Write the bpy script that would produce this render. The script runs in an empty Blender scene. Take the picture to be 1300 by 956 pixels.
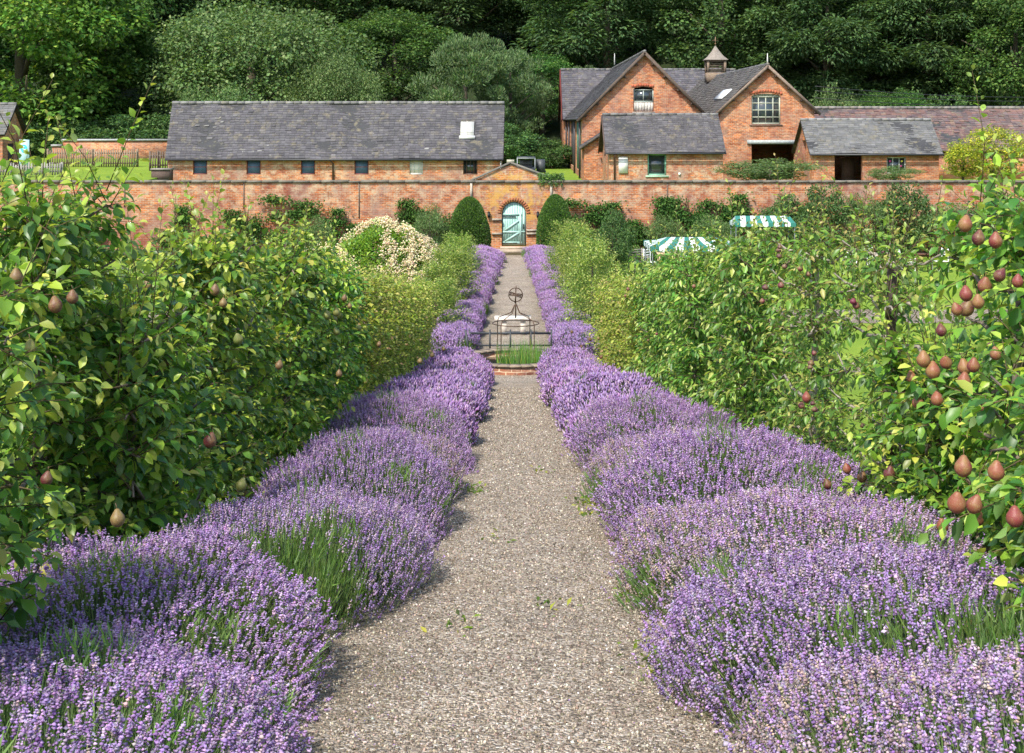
import bpy, math, numpy as np
from mathutils import Vector, Matrix
PI = math.pi
C = bpy.context.scene
COL = C.collection
F = 1800.0; VX = 652.0; HY = 155.0; CZ = 5.85      # lens in photo pixels, vanishing column, horizon row, eye height
def P(px, py, d): return ((px-VX)*d/F, d, CZ-(py-HY)*d/F)
def PX(px, d): return (px-VX)*d/F
def PZ(py, d): return CZ-(py-HY)*d/F
PROF = [(-80,3.97),(0,3.97),(32,0.0),(64.45,0.0),(64.6,2.6),(66,2.6),(72,2.6),(80,2.6),(98,2.7),(112,4.2),(150,15),(200,31),(260,36),(900,40)]
def gz(y): return float(np.interp(y, [p[0] for p in PROF], [p[1] for p in PROF]))
SLOPE = math.atan(3.97/32)

# ------------------------------------------------------------------ mesh collector
class MB:
    def __init__(s): s.V=[]; s.n=0; s.L=[]; s.S=[]; s.T=[]; s.M=[]
    def add(s, verts, faces, tint=(1,1,1), mi=0):
        v=np.asarray(verts,float).reshape(-1,3); s.V.append(v)
        for f in faces:
            s.L.append(np.asarray(f,np.int32)+s.n); s.S.append(np.array([len(f)],np.int32))
            s.T.append(np.asarray(tint,float).reshape(1,3)); s.M.append(np.array([mi],np.int32))
        s.n+=len(v)
    def bulk(s, V, Fc, T, mi=0):
        # V (k,3); Fc (m,c) all same size; T (m,3)
        s.V.append(V); s.L.append((Fc+s.n).astype(np.int32).ravel()); s.S.append(np.full(len(Fc),Fc.shape[1],np.int32))
        s.T.append(T); s.M.append(np.full(len(Fc),mi,np.int32)); s.n+=len(V)
    def box(s,x0,x1,y0,y1,z0,z1,tint=(1,1,1),mi=0):
        v=[(x,y,z) for x in (x0,x1) for y in (y0,y1) for z in (z0,z1)]
        s.add(v,[(0,1,3,2),(4,6,7,5),(0,4,5,1),(2,3,7,6),(0,2,6,4),(1,5,7,3)],tint,mi)
    def bar(s,a,b,w,h=None,tint=(1,1,1),mi=0,up=(0,0,1)):
        h=h or w; a=Vector(a);b=Vector(b);d=(b-a).normalized(); u=Vector(up)
        if abs(d.dot(u))>.98: u=Vector((1,0,0))
        r=d.cross(u).normalized(); q=r.cross(d).normalized()
        v=[]
        for p in (a,b):
            for sx,sz in ((-1,-1),(1,-1),(1,1),(-1,1)): v.append(p+r*sx*w/2+q*sz*h/2)
        s.add([tuple(x) for x in v],[(0,1,2,3)[::-1],(4,5,6,7),(0,1,5,4),(1,2,6,5),(2,3,7,6),(3,0,4,7)],tint,mi)
    def tube(s,pts,rad,n=6,tint=(1,1,1),mi=0,cap=True):
        pts=[Vector(p) for p in pts]
        if not hasattr(rad,'__len__'): rad=[rad]*len(pts)
        v=[]; ref=None
        for i,p in enumerate(pts):
            d=(pts[min(i+1,len(pts)-1)]-pts[max(i-1,0)]).normalized()
            if ref is None:
                ref=Vector((0,0,1)) if abs(d.z)<.9 else Vector((1,0,0))
            r=(ref-d*ref.dot(d))
            r=r.normalized() if r.length>1e-6 else d.orthogonal().normalized()
            ref=r; q=d.cross(r)
            for k in range(n):
                a=2*PI*k/n; v.append(tuple(p+(r*math.cos(a)+q*math.sin(a))*rad[i]))
        f=[]
        for i in range(len(pts)-1):
            for k in range(n):
                f.append((i*n+k,i*n+(k+1)%n,(i+1)*n+(k+1)%n,(i+1)*n+k))
        if cap: f.append(tuple(range(n))[::-1]); f.append(tuple((len(pts)-1)*n+k for k in range(n)))
        s.add(v,f,tint,mi)
    def lathe(s,prof,cx,cy,cz,n=12,tint=(1,1,1),mi=0,a0=0):
        v=[];f=[]
        for (r,z) in prof:
            for k in range(n):
                a=a0+2*PI*k/n; v.append((cx+r*math.cos(a),cy+r*math.sin(a),cz+z))
        for i in range(len(prof)-1):
            for k in range(n): f.append((i*n+k,i*n+(k+1)%n,(i+1)*n+(k+1)%n,(i+1)*n+k))
        s.add(v,f,tint,mi)
    def mesh(s,name,mats,off=(0,0,0),smooth=False):
        me=bpy.data.meshes.new(name)
        V=np.concatenate(s.V)-np.asarray(off,float); L=np.concatenate(s.L); S=np.concatenate(s.S); T=np.concatenate(s.T); M=np.concatenate(s.M)
        me.vertices.add(len(V)); me.vertices.foreach_set('co',V.astype(np.float32).ravel())
        me.loops.add(len(L)); me.loops.foreach_set('vertex_index',L)
        me.polygons.add(len(S)); me.polygons.foreach_set('loop_start',np.concatenate([[0],np.cumsum(S)[:-1]]).astype(np.int32))
        me.update(calc_edges=True)
        me.polygons.foreach_set('material_index',M)
        if smooth: me.polygons.foreach_set('use_smooth',np.ones(len(S),bool))
        at=me.attributes.new('tint','FLOAT_COLOR','FACE')
        at.data.foreach_set('color',np.concatenate([T,np.ones((len(T),1))],1).astype(np.float32).ravel())
        for m in (mats if isinstance(mats,(list,tuple)) else [mats]): me.materials.append(m)
        me.validate()
        return me

def tag(o,label=None,cat=None,group=None,kind=None):
    if label: o['label']=label
    if cat: o['category']=cat
    if group: o['group']=group
    if kind: o['kind']=kind
    return o
def empty(name,loc,label,cat,group=None,rz=0):
    o=bpy.data.objects.new(name,None); COL.objects.link(o); o.location=loc; o.rotation_euler=(0,0,rz); o.empty_display_size=.2
    return tag(o,label,cat,group)
WL={}
def part(name,mb,mats,parent,label=None,smooth=False):
    """mesh in world coordinates -> child of parent (origin at the thing's base)"""
    r=parent
    while r.parent: r=r.parent
    me=mb.mesh(name,mats,r.location,smooth) if isinstance(mb,MB) else mb
    o=bpy.data.objects.new(name,me); COL.objects.link(o); o.parent=parent
    if label: o['label']=label
    return o
def lpart(name,mb,mats,parent,smooth=False,loc=(0,0,0)):
    """mesh in the thing's own coordinates"""
    me=mb.mesh(name,mats,(0,0,0),smooth) if isinstance(mb,MB) else mb
    o=bpy.data.objects.new(name,me); COL.objects.link(o); o.parent=parent; o.location=loc
    return o
def single(name,mb,mats,loc,label,cat=None,group=None,kind=None,smooth=False,world=True):
    me=mb.mesh(name,mats,loc if world else (0,0,0),smooth) if isinstance(mb,MB) else mb
    o=bpy.data.objects.new(name,me); COL.objects.link(o); o.location=loc
    return tag(o,label,cat,group,kind)
KIDS={}
def children(o): return [c for c in bpy.data.objects if c.parent==o]
def dup(root,loc,rz=0,sc=(1,1,1),label=None,group=None,rx=0):
    r=root.copy(); COL.objects.link(r); r.location=loc; r.rotation_euler=(rx,0,rz); r.scale=sc
    if label: r['label']=label
    if group: r['group']=group
    for ch in children(root):
        c=ch.copy(); COL.objects.link(c); c.parent=r
        for g in children(ch):
            d=g.copy(); COL.objects.link(d); d.parent=c
    return r

# ------------------------------------------------------------------ materials
class NT:
    def __init__(s,name):
        s.m=bpy.data.materials.new(name); s.m.use_nodes=True; s.t=s.m.node_tree; s.t.nodes.clear()
        s.out=s.n('ShaderNodeOutputMaterial')
    def n(s,ty,**k):
        x=s.t.nodes.new(ty)
        for a,b in k.items(): setattr(x,a,b)
        return x
    def l(s,a,b): s.t.links.new(a,b)
    def set(s,x,**k):
        for a,b in k.items(): x.inputs[a.replace('_',' ')].default_value=b
        return x
    def mix(s,fac,a,b,mode='MIX'):
        x=s.n('ShaderNodeMix',data_type='RGBA',blend_type=mode)
        for i,v in ((0,fac),(6,a),(7,b)):
            if hasattr(v,'is_linked') or hasattr(v,'links'): s.l(v,x.inputs[i])
            else: x.inputs[i].default_value = v if not isinstance(v,tuple) else (v+(1,))[:4]
        return x.outputs[2]
    def noise(s,vec,scale,detail=4,rough=.55,out='Fac'):
        x=s.n('ShaderNodeTexNoise'); x.inputs['Scale'].default_value=scale; x.inputs['Detail'].default_value=detail; x.inputs['Roughness'].default_value=rough
        if vec is not None: s.l(vec,x.inputs['Vector'])
        return x.outputs[out]
    def ramp(s,f,p):
        x=s.n('ShaderNodeValToRGB'); e=x.color_ramp.elements
        while len(e)<len(p): e.new(.5)
        for i,(a,c) in enumerate(p): e[i].position=a; e[i].color=(c+(1,))[:4] if isinstance(c,tuple) else (c,c,c,1)
        s.l(f,x.inputs[0]); return x.outputs[0]
    def math(s,op,a,b=None,clamp=False):
        x=s.n('ShaderNodeMath',operation=op,use_clamp=clamp)
        for i,v in ((0,a),(1,b)):
            if v is None: continue
            if hasattr(v,'links'): s.l(v,x.inputs[i])
            else: x.inputs[i].default_value=v
        return x.outputs[0]
    def bsdf(s,col,rough=.7,spec=.3,bump=None,bstr=.3,bdist=.02,**k):
        b=s.n('ShaderNodeBsdfPrincipled')
        for key,v in (('Base Color',col),('Roughness',rough),('Specular IOR Level',spec)):
            if hasattr(v,'links'): s.l(v,b.inputs[key])
            else: b.inputs[key].default_value=(v+(1,))[:4] if isinstance(v,tuple) else v
        for a,v in k.items(): b.inputs[a.replace('_',' ')].default_value=v
        if bump is not None:
            q=s.n('ShaderNodeBump'); q.inputs['Strength'].default_value=bstr; q.inputs['Distance'].default_value=bdist
            s.l(bump,q.inputs['Height']); s.l(q.outputs[0],b.inputs['Normal'])
        return b.outputs[0]
    def done(s,sh): s.l(sh,s.out.inputs[0]); return s.m
    def tint(s): x=s.n('ShaderNodeAttribute'); x.attribute_name='tint'; return x.outputs['Color']
    def obj(s): return s.n('ShaderNodeTexCoord').outputs['Object']

def mat_leaf(name,rough=.42,trans=.3,spec=.4,vary=.25):
    t=NT(name); c=t.tint()
    r=t.n('ShaderNodeObjectInfo').outputs['Random']
    hsv=t.n('ShaderNodeHueSaturation'); hsv.inputs['Saturation'].default_value=1
    t.l(t.math('ADD',t.math('MULTIPLY',r,vary),1-vary/2),hsv.inputs['Value']); t.l(t.math('ADD',t.math('MULTIPLY',r,.02),.49),hsv.inputs['Hue'])
    t.l(c,hsv.inputs['Color']); c=hsv.outputs[0]
    geo=t.n('ShaderNodeNewGeometry')
    back=t.mix(.45,c,(.16,.22,.12)); c2=t.mix(geo.outputs['Backfacing'],c,back)
    b=t.bsdf(c2,rough,spec)
    tr=t.n('ShaderNodeBsdfTranslucent'); t.l(t.mix(1,c,(1.5,1.55,.7),'MULTIPLY'),tr.inputs[0])
    mx=t.n('ShaderNodeMixShader'); mx.inputs[0].default_value=trans; t.l(b,mx.inputs[1]); t.l(tr.outputs[0],mx.inputs[2])
    return t.done(mx.outputs[0])
def mat_tint(name,rough=.8,spec=.2,metal=0,nscale=0,namt=.3,bump=0):
    t=NT(name); c=t.tint(); bm=None
    if nscale:
        nz=t.noise(t.obj(),nscale,5,.6)
        c=t.mix(1,c,t.ramp(nz,[(.25,1-namt),(.75,1+namt*.6)]),'MULTIPLY'); bm=nz if bump else None
    return t.done(t.bsdf(c,rough,spec,bm,bump,.02,Metallic=metal))
def mat_brick(name,base=(.40,.13,.055),pale=.35,lichen=False,dark=.3,paley=None):
    t=NT(name); o=t.obj()
    sp=t.n('ShaderNodeSeparateXYZ'); t.l(o,sp.inputs[0])
    u=t.math('ADD',sp.outputs[0],sp.outputs[1])
    cb=t.n('ShaderNodeCombineXYZ'); t.l(u,cb.inputs[0]); t.l(sp.outputs[2],cb.inputs[1])
    wob=t.noise(o,6,2); cb2=t.n('ShaderNodeVectorMath',operation='ADD'); t.l(cb.outputs[0],cb2.inputs[0])
    wv=t.n('ShaderNodeCombineXYZ'); t.l(t.math('MULTIPLY',t.math('SUBTRACT',wob,.5),.03),wv.inputs[1]); t.l(wv.outputs[0],cb2.inputs[1])
    br=t.n('ShaderNodeTexBrick'); t.l(cb2.outputs[0],br.inputs['Vector'])
    t.set(br,Scale=1.0,Mortar_Size=.011,Mortar_Smooth=.3,Bias=-.1,Brick_Width=.235,Row_Height=.082)
    b1=tuple(x*1.25 for x in base); b2=tuple(x*.62 for x in base)
    br.inputs['Color1'].default_value=b1+(1,); br.inputs['Color2'].default_value=b2+(1,); br.inputs['Mortar'].default_value=(.40,.31,.235,1)
    c=br.outputs['Color']
    # per-brick and patch variation
    vor=t.n('ShaderNodeTexVoronoi'); sc=t.n('ShaderNodeVectorMath',operation='MULTIPLY'); t.l(cb.outputs[0],sc.inputs[0]); sc.inputs[1].default_value=(4.3,12.2,1); t.l(sc.outputs[0],vor.inputs['Vector']); vor.inputs['Scale'].default_value=1
    sv=t.n('ShaderNodeSeparateColor'); t.l(vor.outputs['Color'],sv.inputs[0]); c=t.mix(1,c,t.ramp(sv.outputs[0],[(0,(.62,.58,.58)),(.5,(1.0,.98,.95)),(1,(1.3,1.28,1.1))]),'MULTIPLY')
    n1=t.noise(o,.55,5,.62); n2=t.noise(o,2.3,5,.65); n3=t.noise(o,9,4,.6)
    c=t.mix(t.ramp(n1,[(.42,0.0),(.66,dark)]),c,(.17,.05,.04))
    pl=t.math('MULTIPLY',t.ramp(n2,[(.44,0.0),(.60,1.0)]),t.ramp(n3,[(.35,.25),(.6,1.0)]))
    if paley is not None:    # more lime bloom towards the wall head: rain and lime wash, part of the wall itself
        zz=t.ramp(t.math('MULTIPLY',t.math('ADD',sp.outputs[2],paley[0]),paley[1]),[(0,.25),(.55,.5),(1,1.0)])
        pl=t.math('MULTIPLY',pl,zz)
    c=t.mix(t.math('MULTIPLY',pl,pale),c,(.46,.37,.26))
    n4=t.noise(o,.9,3,.5); c=t.mix(t.ramp(n4,[(.5,0.0),(.68,.55)]),c,(.24,.15,.13))
    if lichen:
        v=t.n('ShaderNodeVectorMath',operation='DISTANCE'); t.l(o,v.inputs[0]); v.inputs[1].default_value=lichen
        m=t.math('MULTIPLY',t.ramp(t.math('MULTIPLY',v.outputs[1],.33),[(.2,1.0),(.9,0.0)]),t.ramp(t.noise(o,1.7,5,.7),[(.45,0.0),(.58,.85)]))
        c=t.mix(m,c,(.50,.29,.06))
    return t.done(t.bsdf(c,.88,.15,t.math('SUBTRACT',n3,br.outputs['Fac']),.6,.012))
def mat_roof(name):
    t=NT(name); o=t.obj(); c=t.tint()
    n1=t.noise(o,1.1,5,.65); n2=t.noise(o,7,5,.65); n3=t.noise(o,2.6,5,.7)
    c=t.mix(1,c,t.ramp(n1,[(.3,(.45,.46,.49)),(.7,(.76,.77,.81))]),'MULTIPLY')
    c=t.mix(t.ramp(n2,[(.62,0.0),(.75,.5)]),c,(.33,.32,.29))
    c=t.mix(t.ramp(n3,[(.54,0.0),(.68,.6)]),c,(.20,.17,.11))
    return t.done(t.bsdf(c,.75,.3,n2,.4,.01))

M_pear=mat_leaf('pear_leaf',.40,.36,.42); M_soft=mat_leaf('soft_leaf',.5,.42,.35); M_wood_leaf=mat_leaf('woodland_leaf',.6,.28,.15,.18)
M_lav=mat_leaf('lavender_flower',.8,.3,.1,.08); M_bark=mat_tint('bark',.9,.1,0,14,.5,.5)
M_brick=mat_brick('brick'); M_gwall=mat_brick('garden_wall_brick',(.39,.125,.040),1.0,(.2,0,2.45),.75,(0,.32)); M_house=mat_brick('house_brick',(.42,.132,.045),.4,False,.55)
M_barn=mat_brick('barn_brick',(.41,.13,.042),.9,False,.5); M_roof=mat_roof('stone_tiles')
M_stone=mat_tint('stone',.85,.2,0,9,.35,.4); M_wood=mat_tint('weathered_wood',.85,.15,0,11,.4,.3); M_paint=mat_tint('paint',.5,.4,0,6,.12,0)
M_iron=mat_tint('iron',.55,.4,.6,20,.3,0); M_cloth=mat_tint('cloth',.85,.1,0,3,.06,0); M_fruit=None
def mk():
    t=NT('glass_dark'); b=t.bsdf((.03,.04,.045),.08,.8); return t.done(b)
M_glass=mk()
def mk():
    t=NT('pear_skin'); o=t.obj(); c=t.tint(); n=t.noise(o,18,4,.6)
    c2=t.mix(t.ramp(n,[(.45,0.0),(.75,.55)]),c,(.24,.19,.055)); sp=t.noise(o,160,2,.5)
    c2=t.mix(t.ramp(sp,[(.62,0.0),(.7,.5)]),c2,(.35,.25,.14))
    return t.done(t.bsdf(c2,.5,.35,sp,.3,.003))
M_fruit=mk()
def mk():
    t=NT('gravel'); o=t.obj()
    v=t.n('ShaderNodeTexVoronoi'); t.l(o,v.inputs['Vector']); v.inputs['Scale'].default_value=62
    v2=t.n('ShaderNodeTexVoronoi'); t.l(o,v2.inputs['Vector']); v2.inputs['Scale'].default_value=130
    sc=t.n('ShaderNodeSeparateColor'); t.l(v.outputs['Color'],sc.inputs[0])
    c=t.ramp(sc.outputs[0],[(0,(.10,.082,.062)),(.3,(.22,.175,.13)),(.6,(.335,.275,.21)),(.88,(.45,.385,.31)),(1,(.58,.54,.48))])
    n=t.noise(o,1.6,4,.6); c=t.mix(1,c,t.ramp(n,[(.3,.78),(.7,1.1)]),'MULTIPLY')
    c=t.mix(t.ramp(t.noise(o,.8,5,.6),[(.55,0.0),(.72,.45)]),c,(.22,.16,.10))
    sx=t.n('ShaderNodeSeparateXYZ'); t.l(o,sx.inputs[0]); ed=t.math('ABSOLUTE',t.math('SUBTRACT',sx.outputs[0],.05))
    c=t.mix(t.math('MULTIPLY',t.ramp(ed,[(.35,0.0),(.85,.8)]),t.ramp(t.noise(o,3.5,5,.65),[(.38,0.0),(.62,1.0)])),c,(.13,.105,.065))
    h=t.math('ADD',t.math('MULTIPLY',v.outputs['Distance'],-1.4),t.math('MULTIPLY',v2.outputs['Distance'],-.5))
    return t.done(t.bsdf(c,.85,.25,h,1,.012))
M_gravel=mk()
def mk(name,ca,cb,cc,s1=3,s2=40):
    t=NT(name); o=t.obj(); n=t.noise(o,s1,5,.6); m=t.noise(o,s2,4,.7)
    c=t.mix(t.ramp(n,[(.35,0.0),(.65,1.0)]),ca,cb); c=t.mix(t.ramp(m,[(.4,0.0),(.7,.7)]),c,cc)
    return t.done(t.bsdf(c,.95,.1,m,.7,.03))
M_grass=mk('grass',(.14,.22,.025),(.21,.28,.035),(.09,.16,.02),.5,30)
M_soil=mk('soil',(.06,.042,.027),(.09,.065,.04),(.05,.07,.02),2,25)
M_litter=mk('woodland_floor',(.02,.03,.012),(.03,.045,.015),(.015,.02,.01),.3,4)
def mk():
    t=NT('water'); return t.done(t.bsdf((.012,.018,.012),.06,.6,t.noise(t.obj(),6,2),.05,.02))
M_water=mk()

# ------------------------------------------------------------------ foliage tools (numpy)
def unit(v): return v/np.maximum(np.linalg.norm(v,axis=-1,keepdims=True),1e-9)
LEAF8=(np.array([(0,0,0),(0,.36,0),(0,.72,-.05),(0,1,-.17),(-.5,.40,.10),(-.37,.74,.02),(.5,.40,.10),(.37,.74,.02)],float),
       [np.array([(0,1,4),(2,3,5),(0,6,1),(2,7,3)]),np.array([(1,2,5,4),(1,6,7,2)])])
LEAF4=(np.array([(0,0,0),(-.5,.45,.1),(0,1,-.1),(.5,.45,.1)],float),[np.array([(0,2,1),(0,3,2)])])
BLADE=(np.array([(-.5,0,0),(.5,0,0),(0,1,0)],float),[np.array([(0,1,2)])])
def leaves(mb,pos,axis,nrm,ln,wd,tint,tpl=LEAF4,mi=0):
    T,FS=tpl; n=len(pos)
    if n==0: return
    a=unit(axis); x=unit(np.cross(a,nrm)); z=np.cross(x,a)
    ln=np.broadcast_to(ln,(n,)); wd=np.broadcast_to(wd,(n,))
    V=(pos[:,None,:]+x[:,None,:]*(T[None,:,0:1]*wd[:,None,None])+a[:,None,:]*(T[None,:,1:2]*ln[:,None,None])+z[:,None,:]*(T[None,:,2:3]*ln[:,None,None])).reshape(-1,3)
    k=len(T); base=(np.arange(n)*k)[:,None,None]
    first=True
    for Fc in FS:
        f=(base+Fc[None]).reshape(-1,Fc.shape[1])
        if first: mb.bulk(V,f,np.repeat(tint,len(Fc),0),mi); off=mb.n-len(V); first=False
        else:
            mb.L.append((f+off).astype(np.int32).ravel()); mb.S.append(np.full(len(f),f.shape[1],np.int32)); mb.T.append(np.repeat(tint,len(Fc),0)); mb.M.append(np.full(len(f),mi,np.int32))
def pal(rng,n,cols,w,jit=.18):
    c=np.array(cols)[rng.choice(len(cols),n,p=np.array(w)/sum(w))]
    return np.clip(c*(1+rng.normal(0,jit,(n,1)))*(1+rng.normal(0,.05,(n,3))),.004,.9)
OCT=np.array([(1,0,0),(-1,0,0),(0,1,0),(0,-1,0),(0,0,1),(0,0,-1)],float)
OCF=np.array([(0,2,4),(2,1,4),(1,3,4),(3,0,4),(2,0,5),(1,2,5),(3,1,5),(0,3,5)])
def blobs(mb,pos,rad,tint,rng,axis=None,elong=1,mi=0,jit=.25):
    n=len(pos); rad=np.broadcast_to(rad,(n,))
    T=OCT[None]*(1+rng.normal(0,jit,(n,6,1)))
    if axis is None: axis=unit(rng.normal(0,1,(n,3)))
    a=unit(axis); x=unit(np.cross(a,rng.normal(0,1,(n,3)))); y=np.cross(a,x)
    V=pos[:,None]+(x[:,None]*T[...,0:1]+y[:,None]*T[...,1:2]+a[:,None]*T[...,2:3]*elong)*rad[:,None,None]
    mb.bulk(V.reshape(-1,3),(OCF[None]+(np.arange(n)*6)[:,None,None]).reshape(-1,3),np.repeat(tint,8,0),mi)

G_pear=[(.045,.125,.02),(.085,.19,.024),(.155,.28,.032),(.31,.41,.05),(.44,.46,.08)]
def shoots(mb,wood,rng,starts,dirs,lens,space,lf,wd,cols,w,tpl,droop=.5,tipcol=None,twr=.003,tipstart=.75,arch=.25):
    """leafy twigs: each bends with gravity, leaves spiral along it and hang a little"""
    LP=[];LA=[];LN=[];LS=[];TP=[]
    for s0,d0,L in zip(starts,dirs,lens):
        d=np.array(d0)/np.linalg.norm(d0); p=np.array(s0,float); n=max(3,int(L/space)); pts=[p.copy()]
        ph=rng.uniform(0,6.28); st=L/n; bend=rng.normal(0,.05,3)
        for i in range(n):
            d=d+bend*.5; d[2]-=arch*st*1.2; d/=np.linalg.norm(d); p=p+d*st; pts.append(p.copy())
            ph+=2.4; o=np.cross(d,[.3,.2,1]); o/=np.linalg.norm(o)+1e-9; q=np.cross(d,o)
            out=o*math.cos(ph)+q*math.sin(ph)
            t=i/n; ax=out*(1.0-.35*t)+d*(.45+.7*t)+np.array([0,0,-droop*rng.uniform(.3,1.2)])
            LP.append(p+out*.012); LA.append(ax); LN.append(np.array([0,0,1.0])+out*.2+rng.normal(0,.35,3)); LS.append((.72+.38*math.sin(PI*min(1,t*1.05+.1)))*rng.uniform(.55,1.25)); TP.append(t)
        if wood is not None and twr: wood.tube([pts[0],pts[len(pts)//2],pts[-1]],[twr*1.5,twr,twr*.5],3,(.10,.075,.04))
    n=len(LP); c=pal(rng,n,cols,w); TP=np.array(TP)
    if tipcol is not None:
        m=np.clip((TP-tipstart)/(1-tipstart),0,1)[:,None]*rng.uniform(.2,1,(n,1)); c=c*(1-m)+np.array(tipcol)*m
    LS=np.array(LS); leaves(mb,np.array(LP),np.array(LA),np.array(LN),LS*lf,LS*wd,c,tpl)

def pear_mesh(name,col,r=.042,h=.105):
    mb=MB(); prof=[(0.001,0),(.45*r,.006),(.85*r,.022),(r,.042),(.93*r,.06),(.66*r,.078),(.42*r,.092),(.3*r,.100),(.05*r,h)]
    k=h/.105; mb.lathe([(a,b*k-h-.02) for a,b in prof],0,0,0,12,col)
    mb.tube([(0,0,-.026),(.002,0,-.008),(.006,0,.01)],.0022,4,(.12,.07,.04))
    return mb.mesh(name,M_fruit,smooth=True)
PEAR=[pear_mesh('pear_red',(.17,.035,.03)),pear_mesh('pear_russet',(.20,.065,.035)),pear_mesh('pear_deep',(.09,.018,.022))]
PEARG=[pear_mesh('pear_green',(.10,.13,.03)),pear_mesh('pear_blush',(.13,.075,.035)),PEAR[2]]
PLUM=[pear_mesh('fruit_dark',(.07,.018,.03),.03,.055),pear_mesh('fruit_purple',(.12,.02,.035),.03,.06)]

def fruit_tree(name,seed,label,kind,fruits,nf,group,H=2.55,hy=1.35,hx=.6,nt=330,fpx=None):
    """espalier tree: trunk, tiers of limbs along local Y, leafy twigs all round"""
    rng=np.random.default_rng(seed); root=empty(name,(0,0,0),label,'fruit tree',group)
    wood=MB(); fol=MB()
    tr=[(rng.normal(0,.02),rng.normal(0,.02),z) for z in np.linspace(-.15,H*.86,8)]
    bark=(.16,.13,.10) if kind!='sparse' else (.30,.26,.21)
    wood.tube(tr,list(np.linspace(.05,.018,8)),8,bark)
    tiers=np.linspace(.22,H*.82,7 if kind!='small' else 6)
    st=[];dr=[];ln=[]; lim=[]
    for z in tiers:
        for sgn in (-1,1):
            for jx in range(2):
                L=hy*rng.uniform(.7,1.08)*(1-.42*(z/H)**2.5); pts=[]; oy=rng.uniform(-.1,.1); ox=(jx-.5)*hx*.7
                for k in range(6):
                    t=k/5; pts.append((ox*t+rng.normal(0,.03),sgn*L*t+oy,z+rng.normal(0,.03)+.16*t-.02))
                wood.tube(pts,list(np.linspace(.022,.006,6)),5,bark); lim.append(pts)
    per=int(nt*(1.65 if kind!='sparse' else 1.15))
    for _ in range(per):
        pts=lim[rng.integers(len(lim))]; t=rng.uniform(0,4.999); k=int(t); a=np.array(pts[k]);b=np.array(pts[k+1]); p=a+(b-a)*(t-k)
        an=rng.uniform(0,2*PI); up=rng.uniform(-.5,1.1)
        st.append(p); dr.append([math.cos(an)*1.0,math.sin(an)*.7,up]); ln.append(rng.uniform(.16,.48)*(hx/.6))
    if kind=='pear':   lf,wd,cols,w,droop,tip,sp=.098,.056,G_pear,[3,4,3.5,2.4,.9],.75,(.30,.30,.07),.030
    elif kind=='sparse': lf,wd,cols,w,droop,tip,sp=.082,.036,[(.07,.15,.022),(.12,.22,.03),(.22,.31,.05),(.34,.32,.09)],[3,4,2.6,1],.9,(.34,.24,.08),.032
    elif kind=='plum':  lf,wd,cols,w,droop,tip,sp=.115,.048,[(.05,.13,.018),(.09,.20,.028),(.17,.29,.045),(.34,.40,.09)],[2.5,4,3.8,2.4],.9,(.42,.38,.13),.034
    else:               lf,wd,cols,w,droop,tip,sp=.080,.050,[(.10,.18,.025),(.19,.28,.04),(.34,.41,.065),(.47,.47,.13),(.46,.31,.16)],[2.2,3.5,3.5,2.2,.5],.5,(.48,.44,.17),.030
    tpl=LEAF8 if kind in('pear','sparse') else LEAF4
    tw=MB()
    shoots(fol,tw,rng,st,dr,ln,sp,lf,wd,cols,w,tpl,droop,tip,.003,.8)
    # upright young shoots at the top and on the near face
    st=[];dr=[];ln=[]
    for _ in range(34 if kind!='small' else 60):
        pts=lim[-1-rng.integers(10)]; k=rng.integers(5); p=np.array(pts[k]); st.append(p+np.array([0,0,rng.uniform(0,.1)])); dr.append([rng.normal(0,.22),rng.normal(0,.22),1]); ln.append((rng.uniform(.2,.6) if _%4 else rng.uniform(.6,1.0))*(1 if kind!='small' else .6))
    shoots(fol,tw,rng,st,dr,ln,sp*1.25,lf*.72,wd*.8,cols[-3:],w[-3:],tpl,droop*.3,tip,.003,.35,arch=0)
    lpart('trunk',wood,M_bark,root,True); f=lpart('foliage',fol,M_pear if kind in('pear','plum','sparse') else M_soft,root,False)
    lpart('twigs',tw,M_bark,f)
    if fpx is not None:
        X_,Y_=fpx[0]; Z_=gz(Y_)-.02
        for q_,(px,py,d) in enumerate(fpx[1:]):
            me=fruits[rng.integers(len(fruits))]; o=bpy.data.objects.new('pear',me); COL.objects.link(o); o.parent=root; a=P(px,py,d); o.location=(a[0]-X_,a[1]-Y_,a[2]-Z_+.06); s=rng.uniform(.70,.98)
            o.scale=(s,s,s); o.rotation_euler=(rng.normal(0,.2),rng.normal(0,.2),rng.uniform(0,6))
    for i in range(nf):
        if i%3==0 or nf<15:
            pts=lim[rng.integers(len(lim))]; k=rng.integers(1,5); p0=np.array(pts[k])+np.array([rng.choice([-1,-1,1])*hx*rng.uniform(.5,1.15),rng.uniform(-.15,.15),rng.uniform(-.1,.15)]); p=p0
        else: p=p0+rng.normal(0,1,3)*[.09,.09,.07]
        me=fruits[rng.integers(len(fruits))]; o=bpy.data.objects.new('pear',me); COL.objects.link(o); o.parent=root; o.location=p; s=rng.uniform(.7,1.0)
        o.scale=(s,s,s); o.rotation_euler=(rng.normal(0,.2),rng.normal(0,.2),rng.uniform(0,6))
    return root

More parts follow.
